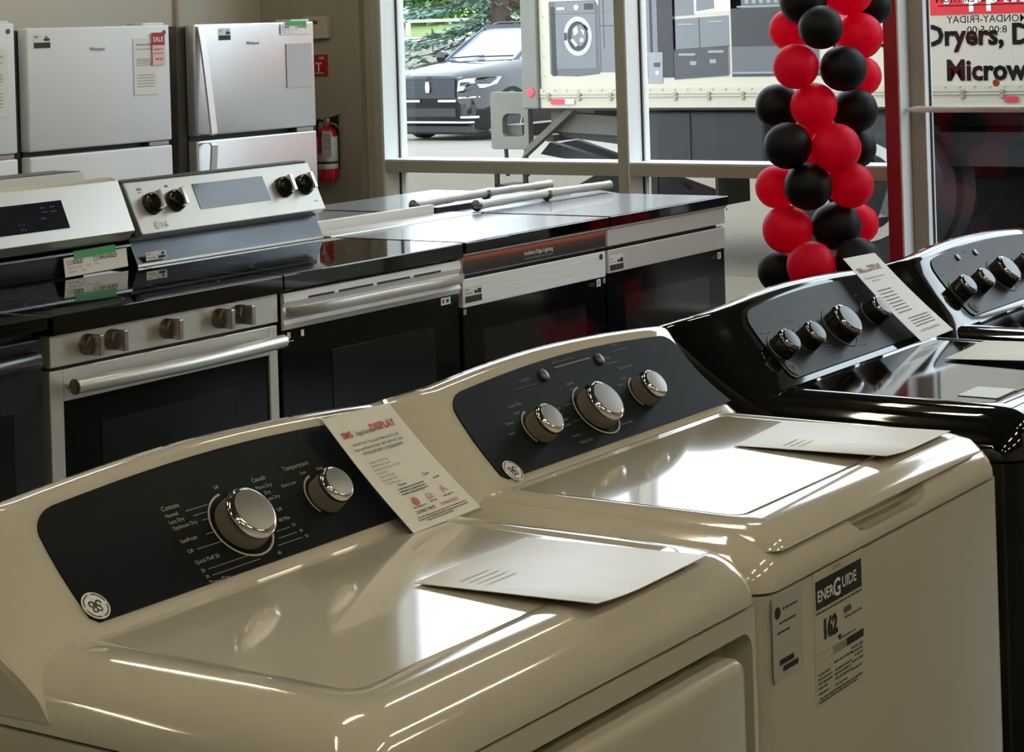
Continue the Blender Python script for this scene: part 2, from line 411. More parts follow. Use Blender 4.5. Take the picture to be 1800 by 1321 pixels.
    for j in range(len(ks)-1):
        b.f([A[0][j], A[0][j+1], B[0][j+1], B[0][j]]); b.f([A[-1][j], B[-1][j], B[-1][j+1], A[-1][j+1]])
    pan = b.build('control_panel', panelm, t, 40)
    # knobs: (u, s, radius)
    for u, s, r in knobs:
        o = surf(u, s, .002); ax = PN
        b = MB(); b.lathe([(r*1.02, 0), (r, .012), (r*.97, .018), (r*.6, .018)], o, ax, 32); kn = b.build('knob', knobm[0], t, 40)
        b = MB()
        b.lathe([(r*.96, .018), (r*1.0, .0195), (r*1.0, .023), (r*.93, .0265), (r*.80, .028)], o, ax, 32)
        # pointer ridge
        X, Yv = Vector((1, 0, 0)), PD
        dr = (X*-.55+Yv*.83).normalized(); sd = dr.cross(ax)
        pts = [o+dr*r*.75+sd*r*.16, o+dr*r*1.12, o+dr*r*.75-sd*r*.16]
        lo = [tuple(p+ax*.019) for p in pts]; hi = [tuple(p+ax*.027) for p in pts]
        b.rings([lo, hi]); b.build('knob_rim', CHROME if knobm[0] is KNOBG else mat('dark_chrome', (.30, .29, .28), .08, 1), kn, 40)
        b = MB(); b.lathe([(r*.80, .0275), (r*.79, .0288), (r*.3, .0292), (0, .0292)], o, ax, 32); b.build('knob_cap', knobm[1], kn, 40)
        b = MB(); rr = r+.006*r/.022; a0, a1 = (R_(95), R_(330)) if r > .025 else (R_(100), R_(215))
        n = 30; w_ = .0012
        for i in range(n):
            p = [(rr-w_, a0+(a1-a0)*i/n), (rr+w_, a0+(a1-a0)*i/n), (rr+w_, a0+(a1-a0)*(i+1)/n), (rr-w_, a0+(a1-a0)*(i+1)/n)]
            b.poly([tuple(surf(u+q*cos(a), s+q*sin(a), .0032)) for q, a in p])
        b.build('dial_ring', PRINT if panelm is PANEL else PRINTD, pan)
    return t, pan
def S(off=.0034): return lambda x, y: tuple(surf(x, y, off))
def roundel(pan, u, s, r, m=WHITEP):
    b = MB(); n = 28
    b.poly([tuple(surf(u+r*cos(2*PI*k/n), s+r*sin(2*PI*k/n), .0034)) for k in range(n)])
    d = b.build('round_logo', m, pan)
    b = MB()
    def ring(cu, cs, ra, rb, a0, a1, off, n=20):
        for i in range(n):
            p = [(ra, a0+(a1-a0)*i/n), (rb, a0+(a1-a0)*i/n), (rb, a0+(a1-a0)*(i+1)/n), (ra, a0+(a1-a0)*(i+1)/n)]
            b.poly([tuple(surf(u+cu*r+q*r*cos(a), s+cs*r+q*r*sin(a), off)) for q, a in p])
    for k in range(4): ring(0, 0, .80, .88, k*PI/2+.12, (k+1)*PI/2-.12, .0040)
    ring(-.26, .16, .14, .24, 0, 2*PI, .0040); ring(-.22, -.28, .12, .21, PI*.6, 2.5*PI, .0041)      # entwined script letters
    ring(.28, .10, .14, .25, -.3, 1.6*PI, .0040); ring(.14, -.30, .10, .19, PI, 2.4*PI, .0041); ring(.02, .02, .05, .14, 0, 2*PI, .0042)
    b.build('logo_script', BLACKP, d)

DX, WX, BX, B2X = -1.87, -1.184, -.434, .288
t, pan = machine('clothes_dryer', 'white top-deck dryer with two dark-panel dials, nearest machine at lower left', 'dryer', DX, ENAMEL, ENAMELF, PANEL,
                 [(.352, .055, .031), (.494, .057, .022)], 'dryer')
dryer = t
prt('panel_lettering', PRINT, pan, S(), [("Cottons", .262, .094, .0055), ("Normal", .262, .086, .0042), ("Less Dry", .262, .0785, .0045), ("Optimum Dry", .262, .071, .0045),
    ("SaniFresh", .262, .055, .0045), ("Off", .262, .042, .0045), ("Quick Fluff 20", .262, .028, .0045), ("20", .262, .0175, .0042), ("30", .262, .0095, .0042), ("Time Dry", .262, .001, .0055),
    ("Off", .345, .101, .004), ("Casuals", .402, .096, .0052), ("More Dry", .402, .0865, .0045), ("Dry", .410, .079, .0045), ("Less Dry", .408, .0715, .0042), ("Off", .412, .056, .0045),
    ("60 Min", .405, .044, .0045), ("50", .418, .034, .004), ("40", .422, .025, .004), ("30", .424, .017, .004), ("40", .372, .0085, .004),
    ("Temperature", .455, .098, .0058), ("Low", .477, .089, .004), ("Extra Low", .440, .081, .004), ("High", .505, .088, .004)],
    [(.292, .087, .325, .0876), (.298, .0797, .318, .0803), (.305, .0722, .316, .0728), (.300, .0562, .315, .0568), (.276, .0435, .314, .0441), (.272, .0188, .335, .0194), (.272, .0108, .345, .0114),
     (.392, .0345, .414, .0351), (.388, .0262, .418, .0268), (.380, .0185, .420, .0191)])
roundel(pan, .117, .021, .0155)
# dryer front: pocket with the door standing in it
for o in dryer.children:
    if o.name.startswith('cabinet'):
        c = MB(); c.rrings([(0, .610, -.2, .35, .02, .02, -.035), (0, .610, -.2, .35, .02, .02, .035)], 5)
        for v in c.b.verts: v.co = Vector((v.co.x+.044, v.co.z, .52+v.co.y))
        bool_cut(o, c)
        for p in o.data.polygons: p.use_smooth = True
        o.data.set_sharp_from_angle(angle=R_(38))
b = MB()
def rr(x0, x1, z0, z1, r, y, n=5):
    pts = []
    for cx, cz, a0 in ((x1-r, z0+r, -PI/2), (x1-r, z1-r, 0), (x0+r, z1-r, PI/2), (x0+r, z0+r, PI)):
        for k in range(n+1):
            a = a0+PI/2*k/n; pts.append((cx+r*cos(a), y, cz+r*sin(a)))
    return pts
b.rings([rr(.052, .638, .33, .848, .02, .033), rr(.052, .638, .33, .848, .02, .004), rr(.056, .634, .334, .845, .018, -.001), rr(.066, .624, .344, .836, .014, -.004)])
b.build('door', ENAMELF, dryer, 40)
t, pan = machine('washing_machine', 'white top-load washer with three dark-panel dials, energy label on its front', 'washer', WX, ENAMEL, ENAMELF, PANEL,
                 [(.236, .055, .022), (.372, .055, .0305), (.502, .057, .022)], 'washer')
washer = t
prt('panel_lettering', PRINTD, pan, S(), [("Load Size", .205, .093, .0055), ("Medium", .178, .072, .004), ("Small", .172, .058, .004), ("Large", .208, .083, .0038),
    ("Heavy", .290, .072, .0042), ("Light", .290, .0625, .004), ("Whites", .283, .054, .0048), ("Colors", .285, .046, .0042), ("Casuals", .285, .028, .004), ("Bulky Items", .290, .016, .0045),
    ("Normal", .348, .100, .004), ("Spin", .348, .092, .004), ("Delicates", .405, .040, .004), ("Rinse", .405, .055, .0035), ("Drain & Spin", .400, .022, .004),
    ("Temperature", .482, .100, .0050), ("Cool", .474, .086, .0036), ("Warm", .455, .078, .0036), ("Power", .498, .135, .0038), ("Start/Pause", .455, .120, .004), ("Fill  Soak  Wash  Rinse  Spin", .345, .134, .0032)],
    [(.345, .1275, .435, .1295), (.495, .128, .53, .1287), (.315, .074, .336, .0745), (.31, .049, .333, .0495)])
prt('blue_lettering', PRINTB, pan, S(), [("Deep Fill", .258, .122, .0045)], [(.24, .114, .29, .1146)])
prt('cap_lettering', PRINTD, pan, S(), [], [(.455, .113, .49, .1136)])
for u in (.315, .454):
    b = MB(); b.lathe([(.0085, 0), (.0082, .003), (.006, .004), (0, .0042)], surf(u, .123, .002), PN, 20); b.build('button', mat('smoke_button', rgb(70, 78, 84), .25), pan, 40)
roundel(pan, .128, .012, .0155)
# energy label and small label on the front of the washer
FR = lambda y: (lambda a, c: (a, y, c))
b = MB(); b.box(.114, .245, -.0006, .0004, .745, .894); en = b.build('energy_label', mat('label_film', rgb(196, 190, 172), .45), washer)
prt('label_banner', BLACKP, en, FR(-.0010), [], [(.119, .852, .239, .884)])
prt('banner_lettering', WHITEP, en, FR(-.0014), [("ENER", .122, .8605, .0125, 'LEFT', .02), ("G", .1625, .857, .020, 'LEFT', .02), ("UIDE", .186, .8625, .0125, 'LEFT', .02)])
sm = []
for i, (x0, y, wdt) in enumerate([(.119, .847, .12), (.192, .826, .045), (.180, .806, .04), (.120, .779, .03), (.120, .774, .035), (.120, .769, .036), (.120, .764, .022), (.160, .783, .05), (.162, .774, .044), (.161, .769, .044), (.162, .764, .044), (.163, .757, .03),
                                   (.206, .787, .032), (.206, .782, .030), (.214, .777, .022), (.207, .771, .030), (.207, .763, .028), (.122, .752, .11), (.120, .7485, .10), (.120, .758, .026)]):
    sm += wiggle(x0, y, wdt, .0022, i)
prt('fine_print', mat('fine_ink', rgb(84, 78, 68), .6), en, FR(-.0011), [("Canada", .163, .888, .005)], sm)
prt('label_numerals', BLACKP, en, FR(-.0012), [("162", .134, .817, .021, 'LEFT', .055), ("kWh", .190, .832, .008, 'LEFT', .02)], [(.194, .794, .24, .803)], sx=.86)
prt('label_scale', mat('mid_ink', rgb(140, 134, 120), .6), en, FR(-.0011), [], [(.160, .794, .194, .803), (.120, .794, .160, .7945), (.120, .8025, .16, .803), (.12, .794, .1206, .803)])
b = MB(); b.poly([(.172, -.0013, .812), (.182, -.0013, .812), (.177, -.0013, .8045)]); b.build('pointer', BLACKP, en)
b = MB(); b.rings([rr(.015, .085, .800, .892, .006, .0004), rr(.015, .085, .800, .892, .006, -.0007)]); st = b.build('small_label', mat('grey_sticker', rgb(186, 182, 172), .4), washer)
sm = wiggle(.038, .874, .036, .002, 3)+wiggle(.03, .860, .04, .002, 4)+wiggle(.024, .850, .03, .002, 5)
prt('label_print', BLACKP, st, FR(-.0011), [], sm+[(.028, .816, .062, .822), (.036, .808, .072, .814)])
b = MB(); b.lathe([(.0065, 0), (.0065, .0006)], (.0265, -.0006, .873), (0, -1, 0), 20); b.build('label_mark', BLACKP, st)

bk = (KNOBB, mat('black_cap', (.02, .02, .02), .22, .2))
t, pan = machine('washing_machine', 'glossy black top-load washer with four knobs behind the white washer', 'washer', BX, BENAMEL, BENAMEL, PANELB,
                 [(.168, .058, .0205), (.258, .058, .0205), (.384, .062, .0295), (.520, .066, .0205)], 'washer', left=.13, knobm=bk)
bwash = t
prt('panel_lettering', PRINTD, pan, S(), [("Water Level", .150, .090, .005), ("Temperature", .24, .097, .0045), ("Soak", .30, .098, .004), ("Normal", .30, .045, .004), ("Whites", .30, .036, .004), ("Colors", .302, .027, .004),
    ("Casuals", .305, .012, .004), ("Bulky Items", .40, .02, .004), ("Delicates", .42, .04, .004), ("Options", .50, .106, .004)],
    [(.27, .085, .345, .0857), (.28, .075, .345, .0757), (.29, .065, .35, .0656), (.41, .052, .46, .0526)])
roundel(pan, .155, .022, .0145, PRINTD)
t, pan = machine('clothes_dryer', 'glossy black dryer with black knobs at the right edge, beyond the black washer', 'dryer', B2X, BENAMEL, BENAMEL, PANELB,
                 [(.168, .058, .0205), (.262, .060, .0205), (.384, .063, .0295), (.500, .066, .0205)], 'dryer', left=.13, knobm=bk)
bdry = t
prt('panel_lettering', PRINTD, pan, S(), [("Off", .15, .096, .004), ("Time", .22, .104, .004), ("Dryness", .30, .128, .0045), ("Heat", .42, .11, .004), ("Cottons", .29, .03, .004)], [(.28, .085, .345, .0857)])
for u in (.262, .35):
    b = MB(); b.lathe([(.0065, 0), (.0065, .003), (0, .0035)], surf(u, .123, .002), PN, 18); b.build('button', MATS['smoke_button'], pan, 40)
roundel(pan, .165, .020, .013, PRINTD)

# sale placards leaning on the consoles, brochures on the lids
def sheet(name, label, cat, corners, m, bow=.0, thick=.0006, group=None, nu=8, nv=10, twist=None):
    P = [Vector(c) for c in corners]      # TL TR BR BL
    n = (P[1]-P[0]).cross(P[3]-P[0]).normalized()
    if n.z < 0: n = -n
    def fn(u, v):
        p = P[0]*(1-u)*(1-v)+P[1]*u*(1-v)+P[2]*u*v+P[3]*(1-u)*v
        return p+n*(bow*sin(PI*v)+(twist(u, v) if twist else 0))
    b = MB(); b.grid(lambda u, v: tuple(fn(u, v)), [i/nu for i in range(nu+1)], [i/nv for i in range(nv+1)])
    o = b.build(name, m, None, None, solid=thick)
    tag(o, label, cat, group)
    def at(x, y, off=.0012):      # x,y in 0..1, y up
        return tuple(fn(x, 1-y)+n*off)
    return o, at
LEAN0 = Vector((0, -1.974, .956)); LEAND = Vector((0, .6616, .7498))
def lean(X, s, d=0): return LEAN0+LEAND*s+Vector((X, 0, 0))
clear = glass('clear_film', (.82, .84, .84), 1.2)
pl, at = sheet('price_placard', 'white price sheet leaning on the nearest dryer console, red DISPLAY heading', 'placard',
               [lean(-1.336, .157), lean(-1.214, .155), lean(-1.180, -.004), lean(-1.312, -.006)], PAPER, bow=-.003)
b = MB(); b.grid(lambda u, v: tuple(Vector(at(-.03+1.06*u, -.02+1.06*v, -.0022))), [i/8 for i in range(9)], [i/8 for i in range(9)]); b.build('plastic_sleeve', clear, pl, 180, solid=.0003)
H = .159; Wp = .132
def afn(x, y): return at(x/Wp, y/H, .0022)
def txt(name, m, items, bars=(), bold=0): return prt(name, m, pl, afn, items, bars, bold)
txt('red_heading', REDP, [("SMS", .010, .1285, .0080, 'LEFT', .02), ("DISPLAY", .066, .1295, .0092, 'LEFT', .025)], sx if False else ())
txt('black_heading', BLACKP, [("Appliance", .034, .1285, .0062, 'LEFT', 0, .3), ("GE 4.4 Cu.Ft. Top Load Washer & 6.2 cu.ft.", .016, .117, .0036, 'LEFT', .012), ("Top Load Electric Dryer with SaniFresh Cycle", .012, .1105, .0036, 'LEFT', .012),
    ("GTW525ACNWS / GTX52EASNWB", .022, .104, .0036, 'LEFT', .012), ("Dryer", .088, .060, .0035, 'LEFT', .015), ("Washer", .036, .0565, .0035, 'LEFT', .015), ("LOWEST PRICE", .028, .0185, .0038, 'LEFT', .02)])
txt('red_footer', mat('faded_red', rgb(178, 60, 66), .6), [("GUARANTEED", .074, .0185, .0038, 'LEFT', .012)])
txt('fine_print', GREYP, [("Stainless Steel Drum", .020, .092, .003), ("Stain Removal Guide", .019, .087, .003), ("Electronic Controls, 6 Cycles", .018, .082, .003), ("Deep Rinse", .018, .077, .003), ("Quiet by Design", .018, .072, .003), ("Reversible Door", .018, .067, .003), ("1 Year Warranty", .018, .062, .003)],
    wiggle(.030, .0525, .05, .0014, 1)+wiggle(.030, .049, .05, .0014, 2)+wiggle(.030, .0455, .05, .0014, 8)+wiggle(.1, .053, .012, .0016, 3)+wiggle(.030, .0260, .024, .0014, 4)+wiggle(.062, .0270, .014, .0014, 5)+wiggle(.09, .0280, .02, .0014, 6)
    + wiggle(.022, .0135, .095, .0012, 7)+wiggle(.022, .0105, .095, .0012, 9)+wiggle(.035, .0075, .05, .0012, 10))
def icon(b, cx, cy, r, k):
    if k == 0: b.poly([afn(cx+r*cos(a*PI/8), cy+r*sin(a*PI/8)) for a in range(16)])
    elif k == 1:
        for x0, y0, x1, y1 in ((-1, -.5, -.8, .5), (-1, .35, .3, .5), (.1, -.5, .3, .5), (-1, -.6, .9, -.45), (.3, .1, .8, .25), (.75, -.5, .9, .2)): b.poly([afn(cx+x0*r, cy+y0*r), afn(cx+x1*r, cy+y0*r), afn(cx+x1*r, cy+y1*r), afn(cx+x0*r, cy+y1*r)])
    else:
        b.poly([afn(cx-r, cy-r), afn(cx-.7*r, cy-r), afn(cx+.15*r, cy+r), afn(cx-.15*r, cy+r)]); b.poly([afn(cx+.5*r, cy-.6*r), afn(cx+r, cy-.6*r), afn(cx+.1*r, cy+.6*r)]); b.poly([afn(cx-.6*r, cy-.2*r), afn(cx+.4*r, cy-.2*r), afn(cx+.4*r, cy), afn(cx-.5*r, cy)])
b = MB(); icon(b, .042, .034, .0055, 0); icon(b, .070, .035, .0058, 1); icon(b, .100, .037, .0058, 2); b.build('badge_icons', PINKP, pl)

pl2, at = sheet('price_placard', 'worn price sheet leaning on the black washer console beside its last knob', 'placard',
                [lean(.085, .190), lean(.208, .186), lean(.262, .006), lean(.122, .004)], mat('worn_paper', rgb(205, 200, 188), .3), bow=-.003)
def afn(x, y): return at(x/Wp, y/H, .0012)
prt('red_heading', PINKP, pl2, afn, [("SMS", .012, .130, .009, 'LEFT', .02), ("DISPLAY", .058, .131, .010, 'LEFT', .02)])
prt('fine_print', GREYP, pl2, afn, [("Appliance", .031, .130, .006, 'LEFT', 0, .3), ("GE Top Load Washer with Dual Action", .014, .118, .0034), ("and Electric Dryer", .030, .112, .0034), ("LOWEST PRICE GUARANTEED", .03, .014, .004)],
    sum([wiggle(.018, .095-.006*k, .055, .0015, k) for k in range(8)], [])+sum([wiggle(.03, .04-.005*k, .08, .0015, k+20) for k in range(4)], []))

def brochure(name, label, corners, bow, m=PAPERG, lift=0):
    o, at = sheet(name, label, 'brochure', corners, m, bow=0, thick=.0008, group=None, twist=lambda u, v: lift*(max(0, 1-u*2.2)**2)*v+.0010*sin(PI*u)*sin(PI*v)+bow*u)
    return o, at
def deck(X0, u, v, z): return (X0+u, -2.346+v, z)
o, at = brochure('brochure', 'grey printed sheet lying flat on the nearest dryer top', [deck(DX, .385, .238, .9535), deck(DX, .592, .240, .9535), deck(DX, .603, .022, .957), deck(DX, .380, .018, .9565)], .0, lift=.006)
prt('newsprint', mat('faint_ink', rgb(186, 178, 162), .6), o, lambda x, y: at(x, y, .0015), [], sum([wiggle(.10, .80-.05*k, .25, .008, 40+k) for k in range(4)], []))
o['label'] = 'creased printed sheet lying on the nearest dryer top'
o, at = brochure('brochure', 'creased printed sheet lying on the white washer lid', [deck(WX, .415, .255, .959), deck(WX, .592, .272, .959), deck(WX, .604, .036, .9625), deck(WX, .398, .036, .9625)], .0, lift=.006)
prt('newsprint', MATS['faint_ink'], o, lambda x, y: at(x, y, .0015), [], sum([wiggle(.10, .70-.05*k, .25, .008, 60+k) for k in range(3)], []))
o, at = brochure('brochure', 'printed sheet lying on the black washer lid at the right edge', [deck(BX, .40, .27, .9605), deck(BX, .60, .28, .9605), deck(BX, .62, .06, .964), deck(BX, .41, .06, .964)], .0, lift=.004)
b = MB(); b.box(BX+.12, BX+.20, -2.346+.075, -2.346+.135, .9585, .9592)
tag(b.build('clear_sticker', mat('white_sticker', rgb(200, 205, 212), .25), None), 'small pale sticker on the black washer lid near its front edge', 'sticker')

# ------------------------------------------------------------------ ranges
RW = .762
def range_body(t, m=BLACK, top_y0=-.018, slab=.027, back=.58, x0=.0, x1=RW, film=False):
    b = MB(); b.box(x0+.004, x1-.004, .03, back, .03, .887); b.build('cabinet', m, t)
    b = MB()
    for x in (x0+.05, x1-.08):
        for y in (.06, back-.06): b.lathe([(.015, 0), (.015, .032)], (x, y, 0), (0, 0, 1), 10)
    b.build('leveling_feet', BLACKM, t)
    b = MB(); b.box(x0-.001, x1+.001, top_y0, .455, .914-slab, .914, .003); ct = b.build('cooktop', BGLASS, t, bev=None)
    if film:
        b = MB(); b.box(x0+.012, x1-.012, top_y0+.012, .450, .9142, .9148); b.build('protective_film', CFILM, ct)
        return ct
    b = MB()
    for cx, cy, r in ((.2, .12, .11), (.56, .12, .085), (.2, .34, .075), (.56, .34, .1)):
        for i in range(36):
            a0, a1 = 2*PI*i/36, 2*PI*(i+1)/36
            b.poly([(cx+q*cos(a), cy+q*sin(a), .91435) for q, a in ((r-.001, a0), (r+.001, a0), (r+.001, a1), (r-.001, a1))])
    b.build('burner_rings', mat('burner_print', (.05, .05, .05), .3), ct)
    return ct
def info_sticker(parent, x, z, y, w=.07, h=.055):
    b = MB(); b.box(x, x+w, y-.0008, y, z, z+h); s = b.build('info_sticker', PAPER, parent)
    prt('sticker_print', BLACKP, s, FR(y-.0012), [("SMS", x+.004, z+h*.72, .007)], [(x+.002, z+.002, x+w-.002, z+h*.42), (x+w*.55, z+h*.52, x+w*.72, z+h*.7), (x+w*.74, z+h*.5, x+w*.95, z+h*.78)]+wiggle(x+.004, z+h*.56, w*.4, .002, 3))
def drawer(t, m, x0=.004, x1=RW-.004):
    b = MB(); b.box(x0, x1, 0, .05, .07, .245, .003); b.build('drawer', m, t)

# range A, black, at the left edge
t = thing('electric_range', 'black range at the left edge, only its right front corner in view', 'stove', (-.77, 0, 0))
range_body(t)
b = MB(); b.box(.004, RW-.004, .0, .05, .255, .868, .004); d = b.build('oven_door', BLACK, t)
b = MB(); b.tube([(.03, -.005, .835), (.05, -.045, .832), (.38, -.06, .828), (RW-.06, -.045, .832), (RW-.04, -.005, .835)], .017, 12); b.build('handle', mat('black_handle', (.03, .03, .032), .25, .3), d, 60)
b = MB(); b.box(.09, RW-.09, -.002, .002, .36, .72); b.build('oven_window', OVWIN, d)
drawer(t, BLACK)
b = MB(); b.prism([(.50, .914), (.47, .99), (.53, 1.10), (.58, 1.10), (.58, .90)], 'x', .004, RW-.004); b.build('backguard', BLACK, t)

# range B, stainless with five front knobs
tB = t = thing('electric_range', 'stainless steel range with five knobs along its front', 'stove', (.004, 0, 0))
ct = range_body(t, top_y0=-.02, slab=.043)
b = MB(); b.box(.004, RW-.004, -.004, .04, .800, .870, .002); cp = b.build('control_strip', STEEL, t)
for x in (.113, .188, .365, .542, .615):
    b = MB(); b.lathe([(.024, 0), (.023, .022), (.021, .026), (0, .026)], (x, -.004, .838), (0, -1, 0), 22)
    k = b.build('knob', mat('bronze_knob', (.20, .16, .12), .25, .8), cp, 40)
    b = MB(); b.box(x-.0075, x+.0075, -.052, -.026, .815, .861, .002); b.build('knob_grip', CHROMEB, k)
# door with frame
b = MB()
for q in ((.004, .044), (RW-.036, RW-.004)): b.box(q[0], q[1], 0, .04, .255, .792, .0015)
b.box(.0441, RW-.0361, 0, .04, .722, .792, .0015); b.box(.0441, RW-.0361, 0, .04, .255, .30, .0015)
d = b.build('oven_door', STEEL, t)
b = MB(); b.box(.0442, RW-.0362, .006, .03, .3005, .7215); wn = b.build('oven_glass', OVGLASS, d)
b = MB(); b.box(.16, RW-.16, .0045, .0062, .34, .66); b.build('oven_window', OVWIN, wn)
b = MB(); b.tube([(.040, -.040, .758), (.2, -.052, .758), (.38, -.056, .757), (.56, -.052, .758), (RW-.028, -.040, .758)], .0165, 16)
b.tube([(.06, 0, .758), (.06, -.04, .758)], .01, 8); b.tube([(RW-.05, 0, .758), (RW-.05, -.04, .758)], .01, 8); b.build('handle', STEEL, d, 60)
b = MB(); b.lathe([(.0172, 0), (.0172, .004), (0, .004)], (.041, -.040, .758), (-1, .1, 0), 18); b.build('handle_end', MATS['bronze_knob'], d)
drawer(t, STEEL)
# backguard of B
b = MB(); b.prism([(.505, .914), (.495, .972), (.545, .985), (.555, 1.13), (.58, 1.13), (.58, .9)], 'x', .006, RW-.004); rs_ = b.build('backguard', BLACK, t, bev=.002)
b = MB(); b.box(.004, RW-.004, .488, .498, .970, .975); b.build('ledge_trim', STEELD, rs_)
b = MB(); b.prism([(.492, .985), (.462, 1.012), (.520, 1.142), (.545, 1.148), (.565, 1.148), (.565, .985)], 'x', .010, RW-.012); g = b.build('backguard_panel', STEEL, t, bev=.003)
nB = Vector((0, -.13, .058)).normalized(); dB = Vector((0, .058, .13)).normalized()
def gB(x, s, off=.001): return tuple(Vector((x, .462, 1.012))+dB*s-Vector((0, -nB.y, -nB.z))*0+nB*off)
b = MB(); b.rings([[gB(x, s, .0004) for x, s in ((.2, .03), (.532, .03), (.532, .105), (.2, .105))], [gB(x, s, .0016) for x, s in ((.2, .03), (.532, .03), (.532, .105), (.2, .105))]]); dsp = b.build('display', mat('display_glass', (.015, .018, .024), .07, 0, .6), g)
prt('display_print', mat('display_ink', rgb(92, 100, 124), .6), dsp, lambda x, y: gB(x, y, .0024), [("Clean", .445, .060, .006), ("Bake", .455, .088, .006), ("Broil", .487, .088, .006), ("Warm", .455, .076, .006), ("Start", .487, .076, .006), ("1 2 3", .37, .050, .007), ("4 5 6", .37, .036, .007)])

# range C with the four-knob backguard and film wrapped door
CX = 2*.77-.77
tC = t = thing('electric_range', 'range with four-knob silver backguard, bowed handle, and white film on its front', 'stove', (CX+.002, 0, 0))
ct = range_body(t, top_y0=-.018, slab=.040)
b = MB(); b.box(.004, RW-.004, 0, .05, .255, .868, .003); d = b.build('oven_door', OVGLASS, t)
b = MB(); b.prism([(-.004, .776), (-.010, .79), (-.006, .80), (-.012, .82), (-.004, .83), (-.012, .845), (-.010, .866), (.01, .868), (.01, .776)], 'x', .006, RW-.006); ft = b.build('door_top_trim', STEELW, d)
b = MB()
for x0, x1 in ((.10, .20), (.22, .36), (.38, .52), (.54, .66)): b.box(x0, x1, -.014, -.008, .846, .851)
b.build('vent_slots', BLACKM, ft)
pts = []
for i in range(15):
    q = i/14; x = .010+(RW-.020)*q; y = -.018-.042*math.sqrt(max(0, 1-(2*q-1)**4)); pts.append((x, y, .822+.004*sin(PI*q)))
b = MB()
b.rings([[(x, y-.006, z-.011), (x, y-.008, z), (x, y-.006, z+.011), (x, y+.004, z+.011), (x, y+.006, z), (x, y+.004, z-.011)] for x, y, z in pts]); b.build('handle', mat('film_handle', (.62, .59, .54), .3, .7), d, 50)
b = MB(); b.box(.20, RW-.12, -.0016, .001, .33, .70); b.build('oven_window', OVWIN, d)
prt('door_stickers', PAPER, d, FR(-.0018), [], [(.025, .752, .038, .768), (.078, .752, .09, .768), (RW-.09, .752, RW-.045, .772), (.03, .745, .05, .747)])
prt('sticker_code', BLACKP, d, FR(-.0022), [], [(RW-.084, .757, RW-.076, .767), (RW-.066, .757, RW-.054, .767)])
drawer(t, BLACK)
b = MB(); b.box(.0, RW, .548, .58, .90, 1.12, .002); b.box(.0, RW, .505, .56, .90, 1.0, .002); g0 = b.build('backguard', BLACK, t)
b = MB(); b.prism([(.470, .920), (.474, .918), (.502, .976), (.498, .978)], 'x', -.006, RW-.012); g1 = b.build('backguard_riser', mat('smoky_steel', (.075, .08, .085), .24, .9, var=(4, .5, (1, 1, 3))), t)
prt('riser_edge', STEEL, g1, lambda x, y: (x, .4685, y), [], [(-.006, .914, RW-.012, .921)])
P0 = Vector((0, .462, .998)); P1 = Vector((0, .525, 1.132)); dC = (P1-P0).normalized(); nC = Vector((0, -dC.z, dC.y)); LC = (P1-P0).length
def gC(x, s, off=.001): return tuple(P0+Vector((x, 0, 0))+dC*s+nC*off)
b = MB(); b.rings([[gC(x, s, -.028) for x, s in ((.006, 0), (RW-.004, 0), (RW-.004, LC), (.006, LC))], [gC(x, s, 0) for x, s in ((.006, 0), (RW-.004, 0), (RW-.004, LC), (.006, LC))]]); g = b.build('backguard_panel', mat('warm_steel', (.50, .475, .42), .36, .70, var=(6, .12)), t, bev=.003)
b = MB(); b.box(.004, RW-.004, .535, .575, 1.12, 1.136, .002); b.build('guard_cap', BLACK, g)
for x in (.078, .166, .610, .700):
    o = Vector(gC(x, .080, 0)); b = MB(); b.lathe([(.031, 0), (.030, .010), (.026, .022), (.022, .026), (0, .026)], o, nC, 24); k = b.build('knob', KNOBB, g, 40)
    b = MB(); X = Vector((1, 0, 0))
    b.rings([[tuple(o+nC*h+X*a+dC*c) for a, c in ((-.006, -.024), (.006, -.024), (.006, .024), (-.006, .024))] for h in (.024, .044)]); b.build('knob_grip', CHROME, k, bev=.001)
b = MB(); q = ((.252, .048), (.540, .048), (.540, .122), (.252, .122)); b.rings([[gC(x, s, .0003) for x, s in q], [gC(x, s, .0014) for x, s in q]]); dsp = b.build('display', MATS['display_glass'], g)
b = MB(); b.lathe([(.0115, 0), (.0115, .0012), (0, .0012)], gC(.072, .021, .0002), nC, 20); lg = b.build('round_logo', WHITEP, g)
prt('logo_lettering', WHITEP, g, lambda x, y: gC(x, y, .0012), [("LG", .087, .0135, .0145, 'LEFT', .03)])
prt('panel_print', mat('tan_ink', rgb(150, 140, 120), .6), g, lambda x, y: gC(x, y, .0012), [("ThinQ", RW-.045, .026, .005)], [(.045, .122, .06, .128), (.045, .115, .06, .117), (.15, .122, .16, .128)])
b = MB(); b.box(.022, .098, .4665, .4672, .928, .950); s = b.build('info_sticker', PAPER, g1)
prt('sticker_print', BLACKP, s, FR(.4655), [("SMS", .026, .942, .005)], [(.066, .931, .092, .938), (.078, .94, .088, .947)]+wiggle(.026, .934, .03, .0015, 1))

